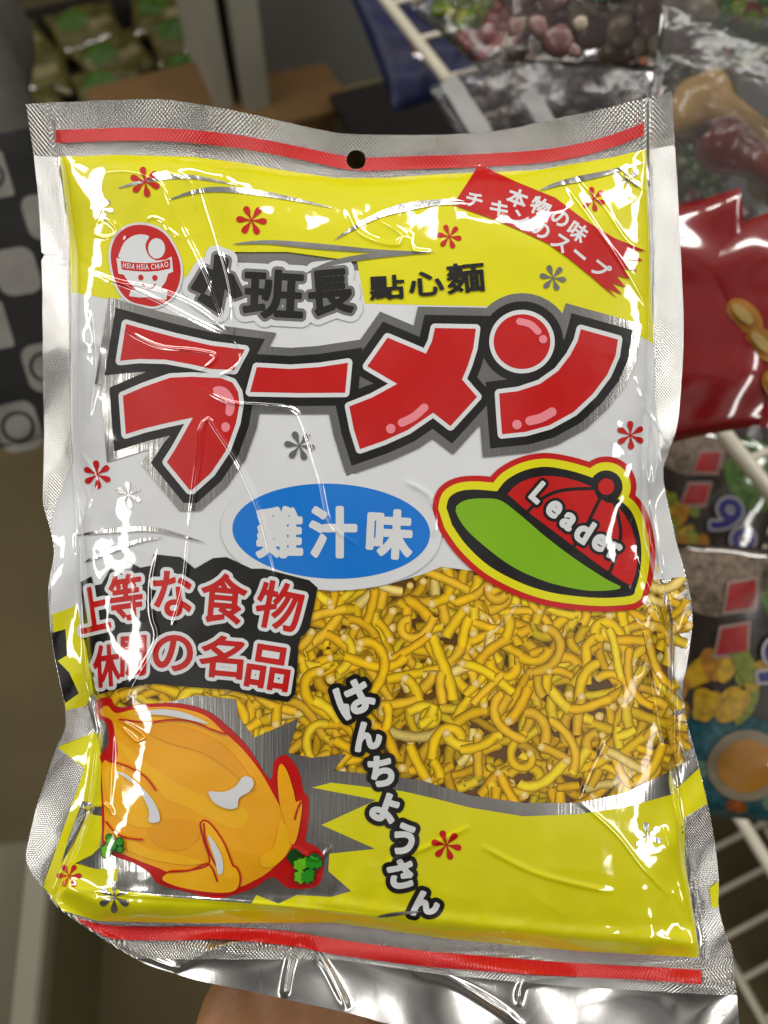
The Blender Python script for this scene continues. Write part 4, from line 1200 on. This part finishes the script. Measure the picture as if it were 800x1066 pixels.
# bone shaped gummies
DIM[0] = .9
m3 = frame(765, 150, .60, 0, 0, 0)
def bone(name, a, b, r, col, lab_, bend=.01, hole=False):
    a, b = P(*a), P(*b); bmx = bmesh.new(); d = b - a; n_ = 7; side = d.cross(F).normalized()
    pr = None
    for k in range(n_ + 1):
        t = k / n_; p = a + d * t + side * bend * math.sin(PI * t); r_ = r * (1.25 - .5 * math.sin(PI * t))
        if pr: capsule(bmx, pr[0], p, pr[1], r_, 14, 4)
        pr = (p, r_)
    if not hole:
        for q in (a, b):
            capsule(bmx, q + side * r * .7, q + side * r * .75, r * .95, r * .95, 12, 4); capsule(bmx, q - side * r * .7, q - side * r * .75, r * .95, r * .95, 12, 4)
    o = remeshed(name, bmx, .003, col, 4)
    if hole:
        bb = bmesh.new(); ax = (a - b).normalized()
        capsule(bb, a + ax * r * 1.02 - F * .002, a + ax * r * .95 - F * .004, r * .45, r * .45, 12, 4)
        mm_ = bpy.data.meshes.new('hollow_end'); bb.to_mesh(mm_); bb.free()
        link_mesh('hollow_end', mm_, simple_mat('dark_jelly', (60, 18, 14), .3), o)
    return tag(o, lab_, 'gummy', 'bone shaped gummies in the packet')


bone('bone_gummy', (738, 78, .640), (815, 155, .635), .016, simple_mat('yellow_jelly', (165, 150, 25), .3, .15, 40, coat=.5, sss=.1), 'olive yellow bone shaped gummy, topmost of the three', -.012)
bone('bone_gummy', (728, 108, .615), (812, 175, .610), .0165, simple_mat('tan_jelly', (190, 150, 85), .3, .15, 40, coat=.5, sss=.1), 'pale tan bone shaped gummy between the yellow and the red one', .008)
bone('bone_gummy', (755, 152, .600), (830, 205, .600), .0165, simple_mat('red_brown_jelly', (130, 45, 30), .3, .3, 60, coat=.5, sss=.1), 'red brown tube gummy with a hollow end', .004, True)
sweets('sour_sweet_heap', frame(722, 120, .68, 0), 170, (.022, .075, .004), lambda x, y, rg: pick(rg, (80, 105, 40), (130, 120, 90), (110, 60, 60), (60, 70, 35)), (.005, .009), 9, 'green and pinkish sour sweets beside the bone shaped gummies')
sweets('white_sweet_heap', frame(775, 262, .70, 0), 80, (.055, .035, .006), lambda x, y, rg: pick(rg, (150, 148, 145), (120, 120, 118), (60, 110, 40), (95, 60, 60), (85, 85, 85)), (.007, .013), 10, 'greyish white and green sweets above the red snack bag')
pouch_m = frame(775, 175, .585, 12)
bp = empty('candy_pouch', pouch_m, 'clear pouch with crinkled film over the bone shaped gummies', 'candy pouch')
pouch('film', bp, .16, .21, .012, film_clear, 31)
card = bev_box('display_card', (.20, .30, .004), simple_mat('dim_backing_card', (60, 52, 46), .6), None, .001); card.matrix_world = frame(790, 130, .76, 14, -4)
tag(card, 'dull grey backing card standing behind the bone shaped gummies', 'card')

# red snack bag
m4 = frame(702, 338, .56, -12, 0, -10)
rd = empty('red_snack_bag', m4, 'glossy plain red snack bag beside the upper right of the noodle bag', 'snack bag')
redf = print_mat('red_bag_film', (170, 8, 14), .4, 1, .1)
pouch('body', rd, .115, .155, .012, redf, 13, amp=.09)
m4b = frame(806, 330, .552, -24, 0, 0)
rd2 = empty('red_snack_bag', m4b, 'red snack bag with orange pasta printed on it at the right edge', 'snack bag')
pouch('body', rd2, .075, .13, .010, redf, 14, amp=.09)
fz4 = pouch_z(.075, .13, .010, 14, .09)
for k, (x, y) in enumerate([(-22, -8), (-18, 14), (-6, 34), (-20, 44)]):
    decal('pasta_picture', shape([ellipse(x, y, 8, 14, -20)], 0, 1), fz4, .0012 + .0006 * k, print_mat('pasta_ink', (225, 150, 40), amt=.25), rd2)
    decal('pasta_picture', shape([ellipse(x - 2, y - 2, 3.2, 9, -20)], 0, 1), fz4, .0040 + .0003 * k, print_mat('pasta_light_ink', (240, 205, 120), amt=.15), rd2)

# "99" packets on the lower tier
def packet99(px, py, dp, rot, s, seed, lab_):
    mm = frame(px, py, dp, rot, 4, -4)
    r_ = empty('sweet_packet', mm, lab_, 'sweet packet')
    w, h = .13 * s, .20 * s
    pouch('body', r_, w, h, .015, print_mat('dark_packet_film', (52, 36, 26), .5, 1, .12, amt=.6, scale=190), seed)
    f = pouch_z(w, h, .015, seed); S = lambda pts: np.asarray(pts, float) * s
    q = lambda nm_, pts, l, mat: decal(nm_, shape([S(p) for p in pts], 0, 1.0), f, l, mat, r_)
    q('moss_picture', [dense([(8, -94), (34, -98), (60, -90), (63, -60), (58, -42), (42, -32), (26, -38), (8, -52), (0, -74)], True, 3)], .0008, print_mat('moss_ink', (84, 128, 30), amt=.6, scale=190))
    q('pebble_picture', [dense([(-58, -94), (-20, -98), (6, -94), (4, -70), (-10, -56), (-34, -50), (-60, -62)], True, 3)], .0008, print_mat('pebble_ink', (150, 130, 110), amt=.6, scale=190))
    q('teal_ground', [dense([(-62, 30), (-20, 18), (30, 26), (62, 44), (62, 94), (-62, 94)], True, 3)], .0010, print_mat('teal_ink', (28, 100, 112), amt=.6, scale=190))
    rp_ = random.Random(seed)
    for k in range(16):
        gx, gy = rp_.uniform(-54, 4), rp_.uniform(-24, 30)
        ink = rp_.choice((('packet_yellow_ink', (225, 178, 30)), ('packet_gold_ink', (205, 140, 30)), ('packet_lime_ink', (150, 160, 40)), ('packet_yellow_ink', (225, 178, 30))))
        q('sweet_picture', [ellipse(gx, gy, rp_.uniform(5, 8), rp_.uniform(10, 17), rp_.uniform(-50, 50), 30)], .0016 + .00012 * k, print_mat(ink[0], ink[1], amt=.4, scale=160))
    for k in range(14):
        gx, gy = rp_.uniform(-54, 54), rp_.uniform(34, 90)
        ink = rp_.choice((('packet_sky_ink', (90, 165, 175)), ('packet_sea_ink', (20, 70, 95)), ('packet_orange_ink', (205, 110, 40)), ('packet_mint_ink', (110, 150, 120))))
        q('sweet_picture', [ellipse(gx, gy, rp_.uniform(4, 9), rp_.uniform(5, 11), rp_.uniform(-90, 90), 24)], .0013 + .00003 * k, print_mat(ink[0], ink[1], amt=.4, scale=160))
    q('sun_ring', [ellipse(2, 56, 27, 27)], .0022, print_mat('ring_ink', (165, 150, 120), amt=.2))
    q('sun_disc', [ellipse(2, 56, 20, 20)], .0026, print_mat('disc_ink', (205, 140, 40), amt=.2))
    for (cx, cy) in ((-14, -66), (-17, -34)):
        q('name_tile', [[(cx - 10, cy - 10), (cx + 12, cy - 16), (cx + 12, cy + 9), (cx - 12, cy + 14)]], .0026, print_mat('packet_pale_ink', (190, 160, 150)))
        q('name_tile_field', [[(cx - 8, cy - 8), (cx + 10, cy - 13), (cx + 10, cy + 6), (cx - 10, cy + 11)]], .0032, print_mat('packet_red_ink', (190, 35, 35), amt=.2))
    nb = [p * s for p in letter('9', 14, -22, 21, 33, 24) + letter('9', 33, 2, 21, 33, 24)]
    decal('number_edge', shape(nb, 3.4 * s, 0.7), f, .0042, print_mat('packet_white_ink', (215, 210, 215)), r_)
    decal('number', shape(nb, 1.1 * s, 0.5), f, .0048, print_mat('packet_blue_ink', (44, 40, 140)), r_)
    bang = [p * s for p in letter('棒', 44, 34, 25, 25, 24)]
    decal('character_edge', shape(bang, 3 * s, .7), f, .0042, print_mat('packet_white_ink', (215, 210, 215)), r_)
    decal('character', shape(bang, 1.0 * s, .5), f, .0048, print_mat('packet_red_ink', (190, 35, 35)), r_)
    return r_


packet99(775, 712, .64, 4, 1.05, 41, 'dark sweet packet with a large blue 99, nearer the bottom of the rack')
packet99(728, 555, .80, 14, 1.0, 42, 'darker sweet packet with a blue 99, farther back beside the noodle bag')
m5 = frame(745, 455, .82, 30, 0, 0)
gp = empty('candy_pouch', m5, 'dark clear pouch with green sweets lying under the wire rail', 'candy pouch')
pouch('film', gp, .16, .18, .012, dark_pouch, 51)
sweets('green_sweet_heap', m5, 300, (.065, .07, .005), lambda x, y, rg: pick(rg, (60, 90, 25), (80, 110, 35), (70, 60, 45)) if x < -.2 else pick(rg, (80, 58, 48), (60, 45, 40), (105, 80, 70)), (.005, .009), 12, 'green and brown sweets in the dark pouch under the wire rail')
# dark board under the rack goods
board = bev_box('rack_board', (1.9, .46, .012), simple_mat('dark_rack_board', (34, 26, 24), .7), None, .002)
mz = Matrix((AIS, BCK, Vector((0, 0, 1)))).transposed().to_4x4()
board.matrix_world = Matrix.Translation(Vector((t2.x, t2.y, .378)) + AIS * .35 + BCK * .30) @ mz
tag(board, 'dark board lying under the lower wire tier of the rack', 'board')

# ---- left side of the shop
cream = simple_mat('cream_panel', (172, 166, 140), .5, .08, 6)
def world_box(name, px, py, z, size, yaw, mat, lab_, cat_, bevel=.004, open_top=False, lift=0):
    p = at_z(px, py, z); o = bev_box(name, size, mat, None, bevel, open_top=open_top, wall=.006)
    o.matrix_world = Matrix.Translation((p.x, p.y, z + lift)) @ Matrix.Rotation(math.radians(yaw), 4, 'Z')
    return tag(o, lab_, cat_)


cart = simple_mat('cardboard', (150, 112, 62), .8, .1, 14, bumpd=.0004, bscale=200)
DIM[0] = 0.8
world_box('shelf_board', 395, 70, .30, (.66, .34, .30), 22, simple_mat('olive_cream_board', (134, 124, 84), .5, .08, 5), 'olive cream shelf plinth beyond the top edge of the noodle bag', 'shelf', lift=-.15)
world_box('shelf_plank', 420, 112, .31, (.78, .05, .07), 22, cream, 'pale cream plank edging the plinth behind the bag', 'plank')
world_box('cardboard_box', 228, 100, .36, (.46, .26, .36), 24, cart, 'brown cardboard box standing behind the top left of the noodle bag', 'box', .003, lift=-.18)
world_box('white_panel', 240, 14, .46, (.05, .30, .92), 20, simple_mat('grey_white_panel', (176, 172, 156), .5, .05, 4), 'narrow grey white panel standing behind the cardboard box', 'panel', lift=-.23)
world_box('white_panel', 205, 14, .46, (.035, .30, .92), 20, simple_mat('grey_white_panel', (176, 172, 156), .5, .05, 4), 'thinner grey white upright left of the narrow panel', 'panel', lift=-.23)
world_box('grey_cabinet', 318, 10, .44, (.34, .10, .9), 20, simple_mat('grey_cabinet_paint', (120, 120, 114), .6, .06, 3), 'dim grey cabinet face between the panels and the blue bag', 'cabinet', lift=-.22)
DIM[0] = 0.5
# crate with green packets
tray_p = at_z(110, 60, .30)
tray_m = Matrix.Translation((tray_p.x, tray_p.y, .16)) @ Matrix.Rotation(math.radians(24), 4, 'Z')
tr = empty('display_box', tray_m, 'dark open display box full of green packets at the top left', 'display box')
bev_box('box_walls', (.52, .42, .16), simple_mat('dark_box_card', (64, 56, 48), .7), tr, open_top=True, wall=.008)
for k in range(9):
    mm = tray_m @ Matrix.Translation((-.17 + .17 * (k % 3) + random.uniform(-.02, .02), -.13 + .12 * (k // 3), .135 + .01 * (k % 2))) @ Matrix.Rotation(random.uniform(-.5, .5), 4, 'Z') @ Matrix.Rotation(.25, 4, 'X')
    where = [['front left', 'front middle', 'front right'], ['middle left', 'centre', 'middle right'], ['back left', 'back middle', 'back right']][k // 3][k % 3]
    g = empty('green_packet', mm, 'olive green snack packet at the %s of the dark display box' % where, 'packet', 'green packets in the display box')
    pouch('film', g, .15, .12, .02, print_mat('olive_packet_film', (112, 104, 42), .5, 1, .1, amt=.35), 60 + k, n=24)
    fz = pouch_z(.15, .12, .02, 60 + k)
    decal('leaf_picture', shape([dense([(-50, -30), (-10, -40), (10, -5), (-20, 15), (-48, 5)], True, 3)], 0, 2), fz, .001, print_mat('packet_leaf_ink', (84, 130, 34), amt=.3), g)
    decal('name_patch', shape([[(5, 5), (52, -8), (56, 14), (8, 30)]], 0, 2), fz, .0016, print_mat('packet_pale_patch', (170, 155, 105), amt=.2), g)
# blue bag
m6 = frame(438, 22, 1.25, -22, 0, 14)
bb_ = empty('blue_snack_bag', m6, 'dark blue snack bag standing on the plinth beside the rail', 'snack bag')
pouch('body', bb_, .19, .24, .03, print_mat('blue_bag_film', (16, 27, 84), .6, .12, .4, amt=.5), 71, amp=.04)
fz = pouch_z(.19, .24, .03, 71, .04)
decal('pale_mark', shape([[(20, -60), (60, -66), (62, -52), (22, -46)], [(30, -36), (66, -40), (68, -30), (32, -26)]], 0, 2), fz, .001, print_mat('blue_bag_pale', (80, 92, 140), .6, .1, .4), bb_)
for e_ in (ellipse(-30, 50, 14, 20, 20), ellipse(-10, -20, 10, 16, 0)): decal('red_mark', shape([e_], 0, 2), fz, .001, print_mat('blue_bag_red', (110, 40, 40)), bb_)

# hanging cloth bag with a checkered print
m7 = frame(-2, 300, .80, -17, 0, 18)
ck = empty('cloth_bag', m7, 'black and white checkered cloth bag hanging at the left edge', 'cloth bag')
ckm = simple_mat('black_cloth', (20, 19, 19), .9, .2, 200, bumpd=.0004, bscale=900)
pouch('body', ck, .16, .30, .010, ckm, 81, amp=.12)
fz = pouch_z(.16, .30, .010, 81, .12)
cw = simple_mat('grey_white_print', (150, 146, 138), .85, .08, 60)
def rrect(x0, y0, x1, y1, r):
    o_ = []
    for cx, cy, a0 in ((x1 - r, y1 - r, 0), (x0 + r, y1 - r, 90), (x0 + r, y0 + r, 180), (x1 - r, y0 + r, 270)):
        for t in range(0, 91, 15): a = math.radians(a0 + t); o_.append((cx + r * math.cos(a), cy + r * math.sin(a)))
    return np.array(o_)
for j in range(6):
    for i in range(4):
        if (i + j) % 2 == 0:
            x0, y0 = -78 + i * 40, -128 + j * 48
            s_ = decal('white_square', shape([rrect(x0, y0, x0 + 38, y0 + 46, 12 if j % 3 else 3)], 0, 1.5), fz, .0012, cw, ck)
            if (i + j) % 4 == 2:
                decal('ring_print', shape([ellipse(x0 + 19, y0 + 23, 15, 15), ellipse(x0 + 19, y0 + 23, 12, 12)[::-1]], 0, .8), fz, .0018, ckm, s_)
# grey cloth above it
bm = bmesh.new()
for (a, b, r0, r1) in [((-30, 60, .92), (20, 190, .86), .05, .04), ((-60, 120, .95), (-10, 240, .88), .06, .05), ((10, 110, .93), (22, 200, .88), .03, .02), ((-20, 40, .95), (-40, 150, .95), .06, .06)]:
    capsule(bm, P(*a), P(*b), r0, r1)
cl = remeshed('grey_cloth', bm, .008, simple_mat('grey_cloth_weave', (92, 88, 80), .95, .2, 18, bumpd=.004, bscale=40), 10)
tag(cl, 'crumpled grey cloth at the left edge above the checkered bag', 'cloth')
# cream low cabinet, bottom left
p1, p2 = at_z(38, 930, .05), at_z(62, 1066, .05)
world_box('low_cabinet', -22, 1050, .22, (.15, .37, .20), 6, simple_mat('olive_cream_side', (120, 112, 74), .5, .1, 6), 'low olive cream cabinet on the floor at the bottom left', 'cabinet', lift=-.12)
world_box('cabinet_rail', 30, 1050, .24, (.03, .36, .03), 6, cream, 'pale rail along the edge of the low cabinet at the bottom left', 'rail', .003)

# ------------------------------------------------------------------ light
w = bpy.data.worlds.new('World'); SC.world = w; w.use_nodes = True; nt = w.node_tree
bg = nt.nodes['Background']
tc = nt.nodes.new('ShaderNodeTexCoord'); sp = nt.nodes.new('ShaderNodeSeparateXYZ'); nt.links.new(tc.outputs['Generated'], sp.inputs[0])
rp = nt.nodes.new('ShaderNodeValToRGB'); rp.color_ramp.elements[0].position = 0.0; rp.color_ramp.elements[0].color = (0.02, 0.017, 0.013, 1)
rp.color_ramp.elements[1].position = 1.0; rp.color_ramp.elements[1].color = (0.11, 0.107, 0.10, 1)
e = rp.color_ramp.elements.new(0.3); e.color = (0.05, 0.043, 0.035, 1)
e = rp.color_ramp.elements.new(0.6); e.color = (0.20, 0.19, 0.17, 1)
nt.links.new(sp.outputs['Z'], rp.inputs[0])
nz = nt.nodes.new('ShaderNodeTexNoise'); nz.inputs['Scale'].default_value = 3.2; nz.inputs['Detail'].default_value = 3
nt.links.new(tc.outputs['Generated'], nz.inputs['Vector'])
mr = nt.nodes.new('ShaderNodeMapRange'); mr.inputs['From Min'].default_value = .35; mr.inputs['From Max'].default_value = .65; mr.inputs['To Min'].default_value = .1; mr.inputs['To Max'].default_value = 1.9
nt.links.new(nz.outputs['Fac'], mr.inputs['Value'])
mx = nt.nodes.new('ShaderNodeMix'); mx.data_type = 'RGBA'; mx.blend_type = 'MULTIPLY'; mx.inputs['Factor'].default_value = 1
nt.links.new(rp.outputs[0], mx.inputs['A'])
cb = nt.nodes.new('ShaderNodeCombineColor')
for i in range(3): nt.links.new(mr.outputs[0], cb.inputs[i])
nt.links.new(cb.outputs[0], mx.inputs['B'])
nt.links.new(mx.outputs['Result'], bg.inputs['Color']); bg.inputs['Strength'].default_value = 0.8


def tube_lamp(loc, axis, length, width, power, aim, col=(1, .97, .92)):
    l = bpy.data.lights.new('ceiling_tube', 'AREA'); l.shape = 'RECTANGLE'; l.size = length; l.size_y = width; l.energy = power; l.color = col
    o = bpy.data.objects.new('ceiling_tube', l); COL.objects.link(o)
    z_ = -(Vector(aim) - Vector(loc)).normalized(); x_ = (Vector(axis) - z_ * Vector(axis).dot(z_)).normalized(); y_ = z_.cross(x_)
    o.matrix_world = Matrix.Translation(loc) @ Matrix((x_, y_, z_)).transposed().to_4x4()
    return o


bc = P(400, 533, D0)
# two long rows of thin tubes along the aisle and two cross rows ahead
for lx, pw in ((-1.85, 18), (1.85, 18)):
    for ly in (.9, -1.5):
        tube_lamp((lx, ly, 2.5), (0, 1, 0), 2.0, .30, pw, (lx * .25, ly * .5, 0))
tube_lamp((-.75, .85, 2.5), (1, 0, 0), 1.3, .16, 11, (-.3, .6, 0))
tube_lamp((.75, .85, 2.5), (1, 0, 0), 1.3, .16, 11, (.4, .6, 0))

SC.view_settings.view_transform = 'Standard'; SC.view_settings.look = 'None'; SC.view_settings.exposure = 0; SC.view_settings.gamma = 1
SC.cycles.transparent_max_bounces = 16
SC.cycles.sample_clamp_indirect = 6
